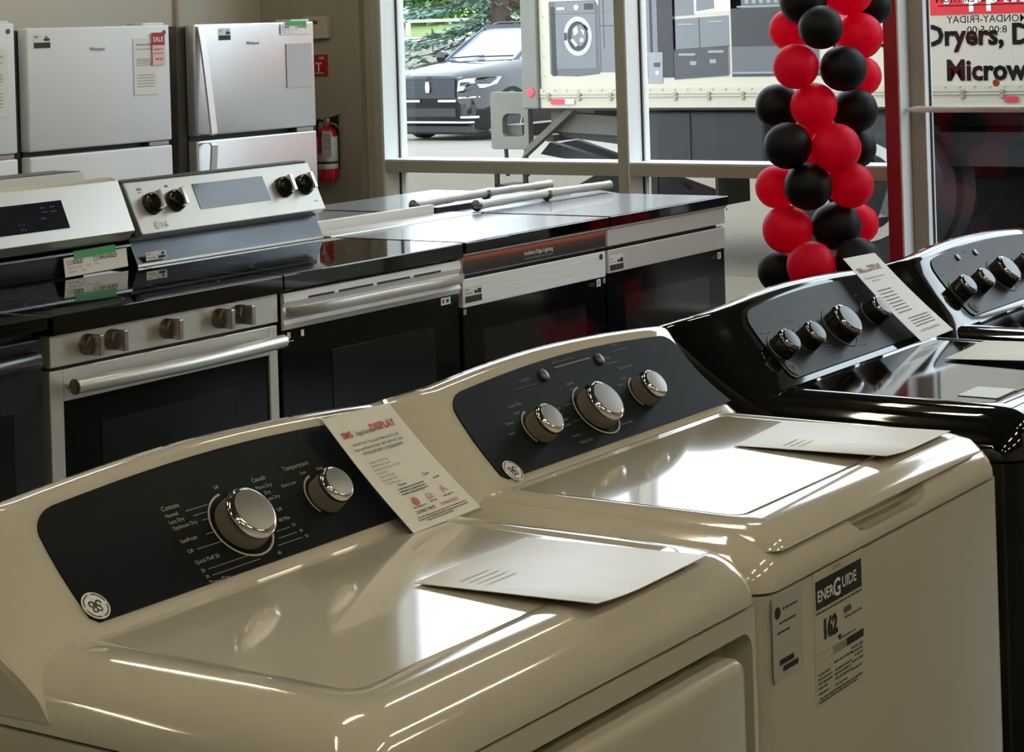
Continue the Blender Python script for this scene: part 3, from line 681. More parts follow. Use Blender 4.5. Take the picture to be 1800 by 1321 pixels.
# range D with orange gradient strip, range E plain
def orange():
    m = bpy.data.materials.new('orange_gradient_print'); m.use_nodes = True; n = m.node_tree; bs = n.nodes['Principled BSDF']
    t_ = n.nodes.new('ShaderNodeTexCoord'); s_ = n.nodes.new('ShaderNodeSeparateXYZ'); mr = n.nodes.new('ShaderNodeMapRange'); cr_ = n.nodes.new('ShaderNodeValToRGB')
    mr.inputs['From Min'].default_value = .812; mr.inputs['From Max'].default_value = .882
    n.links.new(t_.outputs['Object'], s_.inputs[0]); n.links.new(s_.outputs['Z'], mr.inputs['Value']); n.links.new(mr.outputs[0], cr_.inputs[0])
    e = cr_.color_ramp.elements; e[0].position = .42; e[0].color = (.012, .009, .008, 1); e[1].position = 1; e[1].color = (*rgb(150, 140, 130), 1)
    a = e.new(.66); a.color = (*rgb(105, 48, 26), 1); a = e.new(.80); a.color = (*rgb(196, 88, 48), 1); a = e.new(.90); a.color = (*rgb(176, 120, 92), 1)
    n.links.new(cr_.outputs[0], bs.inputs['Base Color']); bs.inputs['Roughness'].default_value = .35; return m
for k, X0 in ((0, 1.54), (1, 2.31)):
    t = thing('slide_in_range', ['flat-top range with orange Ambient Edge Lighting strip on its front', 'flat-top stainless range at the far end of the front row'][k], 'stove', (X0+.003, 0, 0))
    ct = range_body(t, top_y0=-.020, slab=.031, film=True)
    b = MB(); b.prism([(-.016, .880), (-.004, .872), (-.004, .822), (.03, .822), (.03, .884), (-.012, .884)], 'x', .002, RW-.002); cp = b.build('control_strip', STEEL if k else STEELW, t, bev=.001)
    if not k:
        b = MB(); b.poly([(.004, -.0165, .882), (RW-.004, -.0165, .882), (RW-.004, -.0052, .872), (.004, -.0052, .872)]); b.poly([(.004, -.0052, .872), (RW-.004, -.0052, .872), (RW-.004, -.0052, .824), (.004, -.0052, .824)])
        og = b.build('printed_strip', orange(), cp)
        prt('strip_lettering', WHITEP, og, FR(-.0062), [("Ambient Edge Lighting", .385, .845, .0120, 'CENTER', .02)])
        prt('strip_subtitle', mat('light_ink', rgb(170, 165, 160), .6), og, FR(-.0062), [("See your cooking status from a distance", .385, .833, .0066, 'CENTER', .01)])
    b = MB(); b.box(.004, RW-.004, 0, .05, .255, .812, .003); d = b.build('oven_door', OVGLASS, t)
    b = MB(); b.box(.0035, RW-.0035, -.003, .03, .738 if k else .732, .810, .002); tr = b.build('door_top_trim', STEEL if k else STEELW, d)
    info_sticker(tr, .010, .743 if k else .742, -.003, .085, .048)
    b = MB(); b.box(.10, RW-.12, -.0008, .002, .33, .66); b.build('oven_window', mat('oven_window_dark', (.012, .012, .013), .07), d)
    prt('door_stickers', PAPER, d, FR(-.001), [], [(RW-.055, .706, RW-.032, .728)])
    prt('sticker_code', GREYP, d, FR(-.0014), [], [(RW-.048, .71, RW-.041, .724), (RW-.10, .712, RW-.065, .714), (RW-.10, .718, RW-.065, .72)])
    if not k:
        b = MB(); b.lathe([(.009, 0), (.009, .001)], (RW-.03, -.004, .795), (0, -1, 0), 14); b.build('mounting_hole', STEELD, tr)
        prt('blue_tab', mat('blue_tape', rgb(120, 150, 180), .5), d, FR(-.0012), [], [(.006, .712, .02, .728), (RW-.018, .712, RW-.004, .728)])
    else:
        b = MB(); b.lathe([(.004, 0), (.004, .001)], (RW-.012, -.017, .87), (0, -1, 0), 10); b.build('screw', STEELD, cp)
    b = MB(); b.box(.0, RW, .458, .585, .885, .917, .002); b.build('rear_trim', STEEL if not k else STEELD, t)
    drawer(t, BLACK)

# back row, standing back to back with the front row
for k, (X0, x1, m, lab, up) in enumerate(((2.25, 2.25+.80, NAVY, 'flat-top range in the back row with a navy rear trim', .934), (1.46, 1.46+.775, STEELW, 'flat-top range in the back row with a raised silver rear trim', .945))):
    t = thing('slide_in_range', lab, 'stove', (X0, 1.20, 0), 0); w_ = x1-X0
    b = MB(); b.box(.002, w_-.002, -.57, -.03, .03, .89); b.build('cabinet', BLACK, t)
    b = MB(); b.box(0, w_, -.50, .0, .89, .914, .003); ct = b.build('cooktop', BGLASS, t)
    b = MB(); b.box(.012, w_-.012, -.49, -.012, .9142, .9148); b.build('protective_film', CFILM, ct)
    b = MB(); b.box(.0, w_-.003, -.607, -.588, .87, up, .002); b.build('rear_trim', m, t)
    b = MB(); b.box(.0, w_-.003, -.588, -.50, .885, .918, .002); b.build('rear_vent', STEELD, t)
    b = MB(); b.box(.01, w_-.01, -.03, 0, .25, .87); b.build('oven_door', OVGLASS, t)
t = thing('electric_range', 'back-row range whose dark guard top shows behind the stainless range', 'stove', (-.06, 1.20, 0))
b = MB(); b.box(.002, .76, -.57, -.03, .03, .89); b.build('cabinet', BLACK, t)
b = MB(); b.box(0, .762, -.50, .0, .89, .914, .003); b.build('cooktop', BGLASS, t)
b = MB(); b.box(.0, .762, -.60, -.50, .87, 1.168, .004); g = b.build('backguard', NAVY, t)
b = MB(); b.box(.0, .762, -.607, -.600, 1.13, 1.166); b.build('guard_edge', ALUW, g)
# plastic wrapped handles lying on the cooktops
def wrapped(label, a, c, z0, z1, seedv):
    b = MB(); n = 22; pts = []; rad = []; rn = random.Random(seedv)
    A, B = Vector((*a, z0)), Vector((*c, z1))
    for i in range(n):
        q = i/(n-1); p = A.lerp(B, q); p.z += .004*sin(PI*q)
        pts.append(tuple(p)); rad.append(.0125+.003*rn.random()+(.004 if i in (0, n//2, n-1) else 0))
    b.tube(pts, rad, 8, True); o = b.build('wrapped_handle', mat('foam_wrap', rgb(222, 222, 218), .3, 0, .6, .3, bump=(60, .5, .004)), None, 50)
    tag(o, label, 'handle', 'wrapped oven handles')
    d = (B-A).normalized(); e = MB(); e.lathe([(.019, -.002), (.019, .01), (.010, .018), (0, .02)], A, -d, 10); e.build('end_cap', STEELD, o, 40)
    e = MB(); e.tube([tuple(A.lerp(B, .49)), tuple(A.lerp(B, .51))], .0195, 8); e.build('tape_band', GREYP, o, 40)
    return o
wrapped('plastic-wrapped handle resting on the rear of the last front-row range', (2.33, .49), (3.14, .49), .936, .937, 3)
wrapped('plastic-wrapped handle resting on the back-row range cooktop', (2.30, .72), (3.14, .74), .934, .935, 5)

# SOLD / ON HOLD card taped on the riser of range B
def hold_card(name, label, X, Y, Z, w_, h_, tilt=0, sc=1.0, rot=0):
    t = thing(name, label, 'tag', (X, Y, Z), 0); t.rotation_euler = (tilt, rot, 0)
    b = MB(); b.box(0, w_, -.0008, 0, 0, h_); p = b.build('card', PAPER, t)
    q = h_/.048
    prt('card_lettering', BLACKP, p, FR(-.0014), [("SOLD", w_*.13, h_*.62, .010*q, 'LEFT', .03), ("ON HOLD", w_*.54, h_*.62, .010*q, 'LEFT', .03)])
    prt('card_print', GREYP, p, FR(-.0014), [("Customer / Invoice:        Date:        Name", w_*.05, h_*.40, .0045*q), ("Salesperson:       Model:", w_*.05, h_*.20, .0045*q)],
        [(w_*.05, h_*.60, w_*.11, h_*.62), (w_*.05, h_*.80, w_*.11, h_*.82), (w_*.05, h_*.6, w_*.058, h_*.82), (w_*.102, h_*.6, w_*.11, h_*.82), (w_*.46, h_*.60, w_*.52, h_*.62), (w_*.46, h_*.80, w_*.52, h_*.82), (w_*.46, h_*.6, w_*.468, h_*.82), (w_*.512, h_*.6, w_*.52, h_*.82)])
    b = MB(); b.box(w_*.16, w_*.82, -.0022, -.0012, h_*.86, h_*1.28); b.build('green_tape', GREENT, t)
    return t
hold_card('hold_card', 'white SOLD / ON HOLD card green-taped to the stainless range backguard', .525, .484, .916, .220, .048, R_(-6), rot=R_(-1))

# ------------------------------------------------------------------ refrigerators
def fridge(label, X0, w_, m, split=1.083, top=1.555, kind=0):
    t = thing('refrigerator', label, 'refrigerator', (X0, 2.5, 0))
    b = MB(); b.box(.0 if kind < 2 else -.035, w_-.004, .065, .70, .02, top-.006, .004); b.build('cabinet', FRSIDE, t)
    b = MB(); b.box(.012, w_-.012, .05, .07, .05, top-.012); b.build('door_gasket', GASKET, t)
    b = MB(); b.box(0, w_, 0, .052, split+.008, top, .007, 3); u = b.build('freezer_door', m, t, 40)
    b = MB(); b.box(0, w_, 0, .052, .06, split-.012, .007, 3); l = b.build('fridge_door', m, t, 40)
    b = MB(); b.box(w_-.14, w_-.02, .01, .1, top, top+.010, .002); b.build('hinge_cover', ALUW, t)
    b = MB(); b.box(w_-.12, w_-.008, .012, .06, split-.010, split+.006, .001); b.build('mid_hinge', CHROMEB, t)
    if kind < 2:
        b = MB(); b.lathe([(.010, 0), (.010, .002), (0, .002)], (w_-.032, -.0002, top-.03), (0, -1, 0), 14); b.build('hinge_cap', GREYP, u)
    return t, u, l
def fsticker(par, x, z, w_=.085, h_=.055):
    b = MB(); b.box(x, x+w_, -.0012, .0, z, z+h_); s = b.build('info_sticker', PAPER, par)
    prt('sticker_print', BLACKP, s, FR(-.0018), [("SMS", x+.005, z+h_*.72, .008)], [(x+.001, z+.001, x+w_-.001, z+h_*.40), (x+w_*.60, z+h_*.5, x+w_*.95, z+h_*.68), (x+w_*.7, z+h_*.7, x+w_*.82, z+h_*.82)])
def paper_on(name, label, cat, X, Z, w_, h_, heads=None, m=PAPER, seed=0):
    t = thing(name, label, cat, (X, 2.4985, Z))
    b = MB(); b.box(0, w_, -.0012, 0, 0, h_); p = b.build('sheet', m, t)
    bars = []
    for k in range(9): bars += wiggle(w_*.12, h_*(.62-.035*k) if k < 4 else h_*(.34-.05*(k-4)), w_*.72, h_*.010, seed+k)
    prt('sheet_print', GREYP, p, FR(-.0018), [("SMS Appliance DISPLAY", w_*.5, h_*.87, w_*.055, 'CENTER', .01), ("Top Freezer Refrigerator", w_*.5, h_*.79, w_*.05, 'CENTER')], bars)
    return t, p
t, u, l = fridge('white top-freezer refrigerator cut off by the left edge', 1.49, .74, FRW, kind=0, top=1.575)
paper_on('spec_sheet', 'spec sheet on the leftmost refrigerator door', 'sheet', 2.02, 1.23, .17, .25, seed=5)
t, u, l = fridge('white top-freezer refrigerator without outer handles, spec sheet on its freezer door', 2.289, .766, FRW, kind=1)
fsticker(u, .033, 1.478)
prt('brand_lettering', GREYP, u, FR(-.0012), [("Whirlpool", .36, 1.462, .014, 'CENTER', .01)])
paper_on('spec_sheet', 'spec sheet in a sleeve on the middle refrigerator door', 'sheet', 2.845, 1.28, .135, .225, seed=9)
t = thing('sale_tag', 'red and white SALE tag on the middle refrigerator door', 'tag', (2.945, 2.495, 1.395))
b = MB(); b.box(0, .075, -.0015, 0, 0, .13); p = b.build('card', mat('pink_white', rgb(236, 200, 200), .5), t)
prt('red_header', REDP, p, FR(-.002), [], [(0, .08, .075, .13), (0, 0, .004, .08)]); prt('tag_lettering', WHITEP, p, FR(-.0025), [("SALE", .0375, .094, .020, 'CENTER', .02)])
prt('tag_print', PINKP, p, FR(-.002), [], wiggle(.012, .06, .05, .006, 2)+wiggle(.012, .045, .05, .004, 3)+wiggle(.02, .02, .04, .008, 4))
t, u, l = fridge('brushed steel top-freezer refrigerator with long bowed handle and taped hold card', 3.20, .768, FRS, kind=2, split=1.087)
fsticker(u, .147, 1.485, .075, .05)
prt('brand_lettering', GREYP, u, FR(-.0012), [("Whirlpool", .36, 1.463, .014, 'CENTER', .01)])
pts = [(.030, -.006-.060*(i/16)**.8, 1.545-.44*i/16) for i in range(17)]+[(.030, -.05, 1.098), (.030, 0, 1.098)]
def strap(pts, hw, par):
    b = MB(); b.rings([[(x-hw, y-.005, z), (x+hw, y-.005, z), (x+hw, y+.005, z), (x-hw, y+.005, z)] for x, y, z in pts]); return b.build('handle', mat('satin_handle', (.82, .82, .82), .3, .6), par, 50)
strap(pts, .017, u)
strap([(.030, 0, 1.066), (.030, -.055, 1.066)]+[(.030, -.066+.060*(i/12)**1.2, 1.058-.44*i/12) for i in range(13)], .017, l)
hold_card('hold_card', 'white SOLD / ON HOLD card green-taped at the top of the steel refrigerator', 3.74, 2.497, 1.500, .21, .045)
b = MB(); b.box(3.775, 3.945, 2.4965, 2.4988, 1.27, 1.46); o = b.build('empty_sleeve', mat('frosted_film', rgb(196, 200, 202), .2, .2), None); tag(o, 'empty clear sleeve on the steel refrigerator door', 'sleeve')

# ------------------------------------------------------------------ wall items
def XF(x): return lambda a, c: (x, a, c)
t = thing('thermostat', 'cream wall control box beside the steel refrigerator', 'thermostat', (XW, 2.86, 1.475))
b = MB(); b.box(-.03, -.0005, -.075, .075, 0, .105, .004); p = b.build('housing', mat('cream_plastic', rgb(200, 192, 170), .5), t)
b = MB(); b.box(-.0315, -.029, -.02, .045, .068, .085); b.build('display', GREYP, p)
t = thing('extinguisher_sign', 'red fire extinguisher sign on the wall above the extinguisher', 'sign', (XW, 2.865, 1.30))
b = MB(); b.box(-.004, -.0005, -.055, .055, 0, .10); p = b.build('plate', mat('sign_red', rgb(176, 18, 32), .45), t)
mir = lambda a, c: (-.0046, -a, c)
prt('sign_lettering', WHITEP, p, mir, [("FIRE", .02, .078, .013, 'CENTER', .02)], [(-.002, .02, .008, .062), (-.016, .055, .022, .064), (-.02, .012, .03, .016)])
t = thing('fire_extinguisher', 'red fire extinguisher with white inspection tag hanging on the wall', 'fire extinguisher', (XW-.065, 2.775, .815))
b = MB(); b.lathe([(.040, 0), (.047, .008), (.048, .02), (.048, .205), (.044, .225), (.030, .245), (.016, .252), (.016, .262)], seg=28); b.build('tank', mat('extinguisher_red', rgb(190, 14, 30), .25, 0, .5, .4), t, 40)
b = MB(); b.lathe([(.0482, .085), (.0486, .086), (.0486, .205), (.0482, .206)], seg=28); b.build('tank_label', mat('label_cream', rgb(205, 202, 192), .5), t, 40)
b = MB(); b.lathe([(.0492, .082), (.050, .083), (.050, .092), (.0492, .093)], seg=28); b.build('strap', BLACKM, t, 40)
b = MB(); b.lathe([(.0484, .058), (.0488, .059), (.0488, .08), (.0484, .081)], seg=28); b.build('tank_band', MATS['label_cream'], t, 40)
b = MB(); b.lathe([(.014, .26), (.016, .27), (.016, .29), (.008, .292)], seg=14); b.tube([(0, .01, .285), (0, -.03, .300), (0, -.085, .312)], [.008, .007, .004], 8); b.tube([(0, -.01, .268), (0, -.05, .262), (0, -.085, .235)], [.007, .006, .004], 8); b.build('valve_lever', CHROMEB, t, 40)
b = MB(); b.tube([(0, .014, .275), (0, .05, .283), (.01, .065, .26), (.0, .058, .2), (0, .052, .12)], .007, 8); b.build('hose', BLACKM, t, 60)
b = MB(); b.box(.05, .0645, -.02, .02, .05, .30); b.build('bracket', BLACKM, t)
b = MB(); b.box(-.060, -.0592, -.072, -.020, .115, .235); tg = b.build('inspection_tag', WHITEP, t)
prt('tag_print', GREYP, tg, XF(-.0606), [], sum([wiggle(-.066, .215-.012*k, .04, .003, k) for k in range(6)], []))
b = MB(); b.box(-.0615, -.0606, -.015, .006, .13, .235); b.build('red_tag', MATS['sign_red'], t)
prt('tank_marks', MATS['sign_red'], t, XF(-.0505), [("x", -.01, .06, .012)], [])
# second, brand new items: none

# ------------------------------------------------------------------ balloons
BR = .087
def balloon_mesh(name, m):
    b = MB(); prof = []
    for k in range(15):
        a = PI*k/14; prof.append((BR*sin(a)*(1-.05*cos(a)*(cos(a) < 0)), -BR*1.04*cos(a)))
    prof = [(.006, -BR*1.14), (.003, -BR*1.07)]+[(max(.003, r), h) for r, h in prof]
    b.lathe(prof, seg=28); o = b.build(name, m, None, 180); return o
COL = [  # (sideways m, height m, depth m towards camera, radius factor, colour, label)
 (-0.017, 1.566, 0.021, 0.997, 'b', 'black balloon at the very top of the column'),
 (0.153, 1.6, -0.017, 1.053, 'r', 'large red balloon cut by the top edge'),
 (0.262, 1.543, -0.159, 0.868, 'b', 'black balloon peeking out at the upper right of the column'),
 (-0.047, 1.461, -0.13, 0.915, 'r', 'red balloon at the upper left, half behind a black one'),
 (0.024, 1.469, 0.15, 0.922, 'b', 'black balloon below the topmost black one'),
 (0.195, 1.432, -0.055, 1.007, 'r', 'red balloon at the upper right of the column'),
 (-0.063, 1.329, 0.11, 0.956, 'r', 'red balloon left of the central black one'),
 (0.111, 1.316, 0.093, 0.968, 'b', 'central black balloon between two red ones'),
 (0.209, 1.28, -0.116, 0.862, 'r', 'red balloon mostly hidden at the right of the column'),
 (0.004, 1.181, 0.059, 0.992, 'r', 'red balloon in front between two black side balloons'),
 (-0.108, 1.178, -0.074, 0.959, 'b', 'black balloon jutting out on the left, mid column'),
 (0.166, 1.157, -0.021, 0.953, 'b', 'black balloon jutting out on the right, mid column'),
 (-0.104, 1.043, 0.131, 0.983, 'b', 'black balloon on the left, level with the transom'),
 (0.068, 1.03, 0.14, 1.031, 'r', 'red balloon right of centre above the transom'),
 (0.175, 1.014, -0.094, 0.891, 'b', 'black balloon half hidden beside the transom'),
 (-0.121, 0.878, -0.068, 0.928, 'r', 'red balloon on the left below the transom'),
 (-0.03, 0.89, 0.092, 1.008, 'b', 'black balloon in the middle below the transom'),
 (0.132, 0.885, 0.037, 0.966, 'r', 'red balloon on the right below the transom'),
 (-0.098, 0.726, 0.002, 1.03, 'r', 'lower left red balloon of the column'),
 (0.085, 0.73, -0.022, 1.043, 'b', 'large lower black balloon of the column'),
 (0.188, 0.723, -0.152, 0.867, 'r', 'thin slice of red balloon at the lower right'),
 (-0.121, 0.563, -0.077, 0.929, 'b', 'lowest black balloon on the left, above the black washer'),
 (-0.035, 0.607, 0.148, 1.03, 'r', 'lowest red balloon above the black washer console'),
 (0.136, 0.617, 0.126, 0.964, 'b', 'lowest black balloon on the right, behind the placard'),
 (0.03, 1.094, -0.111, 0.811, 'r', 'red balloon deep inside the column, upper'),
 (0.012, 0.972, -0.041, 0.805, 'r', 'red balloon deep inside the column, lower'),
]
def balloons():
    base = {'r': balloon_mesh('balloon', LATR), 'b': balloon_mesh('balloon', LATB)}; used = set()
    def put(side, z, dep, f, c, lab, X, Y, rz, grp='balloons of the red and black column'):
        o = base[c] if c not in used else base[c].copy()
        if c in used: C.objects.link(o)
        used.add(c)
        o.location = Vector((X, Y, z))+Rg*side-F_*dep; o.scale = (f, f, f)
        ax = Vector((side, dep, 0)); a = math.atan2(-dep, side)
        outw = (Rg*side-F_*(dep+.02)).normalized(); o.rotation_euler = outw.to_track_quat('Z', 'Y').to_euler()
        tag(o, lab, 'balloon', grp)
    for side, z, dep, f, c, lab in COL: put(side, z, dep, f, c, lab, 3.85, .045, 0)
    # lower part of the same column, down to its foot
    k = 0
    for z in (.40, .25, .10):
        for a in range(4):
            an = a*PI/2+PI/4*k; put(.125*cos(an), z, .125*sin(an), .95, 'rb'[(a+k) % 2], '%s balloon in the %s ring at the foot of the column, behind the washers' % ({'r': 'red', 'b': 'black'}['rb'[(a+k) % 2]], ('upper', 'middle', 'lowest')[k]), 3.85, .045, 0)
        k += 1
    # its twin on the other side of the door
    k = 0
    for i in range(11):
        for a in range(4):
            an = a*PI/2+PI/4*i; put(.125*cos(an), .12+.15*i, .125*sin(an), .97, 'rb'[(a//2+i//2) % 2], '%s balloon in the %s ring from the floor of the column across the door' % ({'r': 'red', 'b': 'black'}['rb'[(a//2+i//2) % 2]], ('lowest', 'second', 'third', 'fourth', 'fifth', 'sixth', 'seventh', 'eighth', 'ninth', 'tenth', 'topmost')[i]), 3.85, -1.02, 0, 'balloons of the column across the door')
balloons()

# ------------------------------------------------------------------ outside
SIDEW = mat('concrete_sidewalk', rgb(120, 114, 103), .85, var=(1.5, .10), bump=(80, .3, .003))
ASPH = mat('pale_asphalt', rgb(108, 102, 91), .9, var=(.8, .12), bump=(60, .4, .004))
GRASS = mat('grass', rgb(104, 122, 62), .95, var=(.9, .3), bump=(30, .6, .03))
def gz(X):
    P = [(4.6, -.005), (7.7, -.005), (7.75, -.06), (12, -.10), (26, -.41), (33, -.30), (42, .55), (44.5, 1.2)]
    for (a, za), (b_, zb) in zip(P, P[1:]):
        if X <= b_: return za+(zb-za)*(X-a)/(b_-a)
    return 1.2
b = MB(); b.box(4.64, 7.7, -30, 40, -.3, -.003); struct('sidewalk', b, SIDEW)
b = MB(); b.grid(lambda x, y: (x, y, gz(x)), [7.69, 7.75, 9, 10.5, 12, 16, 20, 24, 26, 29, 33, 37, 42, 44.5], [-40, -20, 0, 20, 40, 60, 80]); struct('asphalt_lot', b, ASPH, smooth=180)
b = MB(); b.grid(lambda x, y: (x, y, 1.2+min(.9, (x-44.5)*.06)), [44.5, 55, 70, 110], [-40, 0, 30, 60, 110]); struct('grass_bank', b, GRASS)
b = MB(); b.box(44.2, 44.6, -40, 90, .9, 1.23); struct('kerb', b, ALUW)
def line(x0, y0, x1, y1, wd):
    d = Vector((x1-x0, y1-y0)).normalized(); n = Vector((-d.y, d.x))*wd/2; b = MB()
    N = 12
    for i in range(N):
        p = [Vector((x0, y0)).lerp(Vector((x1, y1)), q) for q in (i/N, (i+1)/N)]
        c = [p[0]+n, p[1]+n, p[1]-n, p[0]-n]; b.poly([(q.x, q.y, gz(q.x)+.012) for q in c])
    return b
o = struct('parking_line', line(17, 10.4, 21.5, 9.2, .10), mat('faded_yellow', rgb(226, 200, 120), .8)); 

# delivery truck
TX = 8.3
WB = mat('truck_white', rgb(178, 170, 154), .5, 0, .4, 0, var=(4, .03)); TRIM = mat('truck_rail', rgb(172, 165, 146), .5, var=(9, .05)); GREYM = mat('truck_post_grey', rgb(102, 99, 91), .55, var=(9, .10))
DARKM = mat('truck_underside', rgb(22, 23, 26), .7, var=(3, .2)); RUST = mat('weathered_steel', rgb(88, 82, 75), .75, var=(9, .2)); TYRE = mat('tyre_rubber', (.018, .018, .02), .75)
t = thing('delivery_truck', 'white box truck with appliance pictures parked outside the windows', 'truck', (TX, 4.17, 0))
TY = 4.17
b = MB(); b.box(0, 2.4, -8.0, 0, 1.0, 3.12, .01); body = b.build('box_body', WB, t)
def fT(off): return lambda a, c: (-off, -a, c)       # a = metres along the side from the rear corner
b = MB(); b.box(-.012, .02, -8, -.002, 1.048, 1.086); b.box(-.006, .02, -8, -.002, .96, 1.048); b.box(-.014, 0, -8, -.002, 1.030, 1.036)
for i in range(80): b.lathe([(.008, 0), (.006, .006)], (-.012, -.03-i*.09, 1.077), (-1, 0, 0), 6)
for i in range(14): b.lathe([(.006, 0), (.004, .004)], (-.0005, -.035, 1.17+i*.13), (-1, 0, 0), 6)
rail = b.build('side_rail', TRIM, t)
b = MB()
for i in range(32): 
    y = -.07-i*.238; b.box(-.02, -.005, y-.012, y+.012, 1.036, 1.060, .003); b.box(-.018, -.005, y-.010, y+.010, 1.008, 1.028, .003)
b.build('rail_latches', mat('latch_grey', rgb(140, 132, 108), .5, .3), rail)
for a, c in ((.10, .22), (3.19, 3.28)):
    prt('reflector', mat('reflector_red', rgb(190, 40, 60), .4), rail, fT(.016), [], [(a-.012, .985, c-.02, 1.018)])
prt('reflector', mat('reflector_grey', rgb(214, 206, 198), .4), rail, fT(.016), [], [(.20, .985, .27, 1.018)])
b = MB(); b.box(-.03, .12, .001, .125, .955, 3.15, .01); b.box(.12, 2.3, .06, .125, .955, 1.1); b.box(2.3, 2.43, .001, .125, .955, 3.15, .01); po = b.build('rear_frame', GREYM, t)
b = MB(); b.lathe([(.030, 0), (.028, .006), (0, .008)], (-.031, .055, 1.065), (-1, 0, 0), 20); b.build('marker_light', mat('lamp_red', rgb(226, 34, 64), .3), po, 40)
# printed pictures on the truck side
def decal(name, m, polys, off=.002, par=body):
    b = MB()
    for p in polys: b.poly([fT(off)(a, c) for a, c in p])
    return b.build(name, m, par)
def rect(a0, c0, a1, c1): return [(a0, c0), (a1, c0), (a1, c1), (a0, c1)]
def disc(a, c, r, n=24, ry=None): return [(a+r*cos(2*PI*k/n), c+(ry or r)*sin(2*PI*k/n)) for k in range(n)]
G1, G2, G3, G4, G5 = (mat('ink_%d_grey' % g, rgb(int(g*.82), int(g*.82)+1, int(g*.82)+4), .55) for g in (100, 128, 70, 160, 44))
d = decal('printed_washer', G1, [[(.085, 1.655), (.44, 1.655), (.465, 1.62), (.465, 1.18), (.30, 1.165), (.15, 1.170), (.085, 1.18)]])
decal('printed_washer_shade', G4, [rect(.135, 1.185+.03, .44, 1.57)], .0030, d).data.materials[0] = G2
decal('printed_washer_top', G2, [rect(.135, 1.575, .44, 1.65)], .0035, d)
decal('printed_ring', mat('ink_light_grey', rgb(168, 168, 168), .55), [disc(.305, 1.425, .108, 30, .128)], .0045, d); decal('printed_drum', G5, [disc(.305, 1.425, .080, 28, .097), [(.200, 1.40), (.222, 1.40), (.222, 1.45), (.200, 1.45)], [(.36, 1.50), (.39, 1.47), (.378, 1.46), (.35, 1.49)]], .0055, d)
decal('printed_drum_grey', G2, [disc(.315, 1.43, .055, 24, .07)], .0060, d); decal('printed_top_display', G5, [rect(.36, 1.595, .43, 1.635), rect(.10, 1.17, .135, 1.62)], .0040, d)
decal('printed_glints', WHITEP, [[(.27, 1.47), (.30, 1.49), (.31, 1.45), (.28, 1.43)], disc(.335, 1.40, .014), [(.25, 1.40), (.29, 1.355), (.30, 1.37), (.265, 1.41)], [(.33, 1.47), (.355, 1.46), (.35, 1.43)], disc(.30, 1.612, .018), rect(.15, 1.60, .21, 1.615)], .0065, d)
d = decal('printed_fridge', G2, [rect(.475, 1.19, .83, 1.72)]); decal('printed_fridge_seams', G3, [rect(.475, 1.485, .83, 1.49), rect(.47, 1.19, .476, 1.7), rect(.50, 1.34, .506, 1.66)], .003, d)
d = decal('printed_tall_fridge', G5, [rect(.80, 1.15, 1.03, 1.75)]); decal('printed_fridge_edges', G2, [rect(.815, 1.31, .845, 1.75), rect(.865, 1.31, .90, 1.75)], .003, d)
d = decal('printed_microwave', G4, [[(.73, 1.12), (.93, 1.115), (.935, 1.31), (.73, 1.31)]], .0042); decal('printed_microwave_parts', G3, [rect(.73, 1.145, .825, 1.29), rect(.868, 1.218, .915, 1.245)], .0055, d); decal('printed_dial', WHITEP, [disc(.892, 1.18, .012)], .006, d)
d = decal('printed_drawer_unit', G2, [[(1.012, 1.135), (1.395, 1.155), (1.41, 1.17), (1.41, 1.53), (1.012, 1.515)]])
decal('printed_unit_dark', G3, [[(1.016, 1.14), (1.40, 1.160), (1.40, 1.335), (1.016, 1.315)]], .003, d)
decal('printed_unit_seams', G5, [rect(1.20, 1.33, 1.204, 1.52), [(1.012, 1.319), (1.41, 1.337), (1.41, 1.343), (1.012, 1.325)]], .0038, d)
decal('printed_handles', G4, [rect(1.05, 1.475, 1.17, 1.487), rect(1.27, 1.488, 1.37, 1.50), rect(1.05, 1.285, 1.17, 1.30), rect(1.26, 1.30, 1.37, 1.315), rect(1.13, 1.225, 1.175, 1.25), rect(1.27, 1.235, 1.315, 1.26)], .0042, d)
d = decal('printed_small_oven', G2, [[(1.012, 1.535), (1.17, 1.54), (1.17, 1.75), (1.012, 1.75)]]); decal('printed_oven_glow', WHITEP, [disc(1.11, 1.655, .04, 20, .012)], .003, d)
d = decal('printed_white_microwave', WHITEP, [[(1.17, 1.545), (1.45, 1.56), (1.50, 1.55), (1.50, 1.75), (1.17, 1.75)]]); decal('printed_oven_door', G2, [[(1.185, 1.56), (1.315, 1.575), (1.31, 1.70), (1.185, 1.70)]], .003, d)
d = decal('printed_range', G1, [rect(1.425, 1.155, 2.02, 1.75)]); decal('printed_range_dark', G5, [rect(1.43, 1.335, 2.02, 1.57), rect(1.425, 1.15, 2.02, 1.163)], .003, d)
decal('printed_range_trim', G4, [rect(1.47, 1.575, 2.02, 1.585), rect(1.43, 1.168, 2.02, 1.178)], .0035, d); decal('printed_range_knobs', G4, [disc(1.54+.05*k, 1.61, .014) for k in range(8)], .004, d)
decal('red_stripe', mat('truck_red', rgb(200, 24, 36), .5), [rect(2.12, 1.492, 7.9, 1.95)], .0026)
# side lettering
LT = 2.80
def letters(items, m, off=.004, name='side_lettering', sx=1.0):
    b = MB(); text(b, items, fT(off), 0, sx); return b.build(name, m, body)
INK = mat('truck_lettering_black', (.003, .003, .003), .7, 0, .1)
letters([("Range", 2.46, 1.318, .116, 'RIGHT', .022)], INK, sx=.9)
letters([("Dryers, Dishwashers", 2.70, 1.318, .118, 'LEFT', .034)], INK, sx=.95)
letters([("Microwaves", 2.825, 1.115, .118, 'LEFT', .034)], INK, sx=.94)
letters([("Appliance", 2.83, 1.560, .15, 'LEFT', .02)], WHITEP, .006, 'band_lettering')
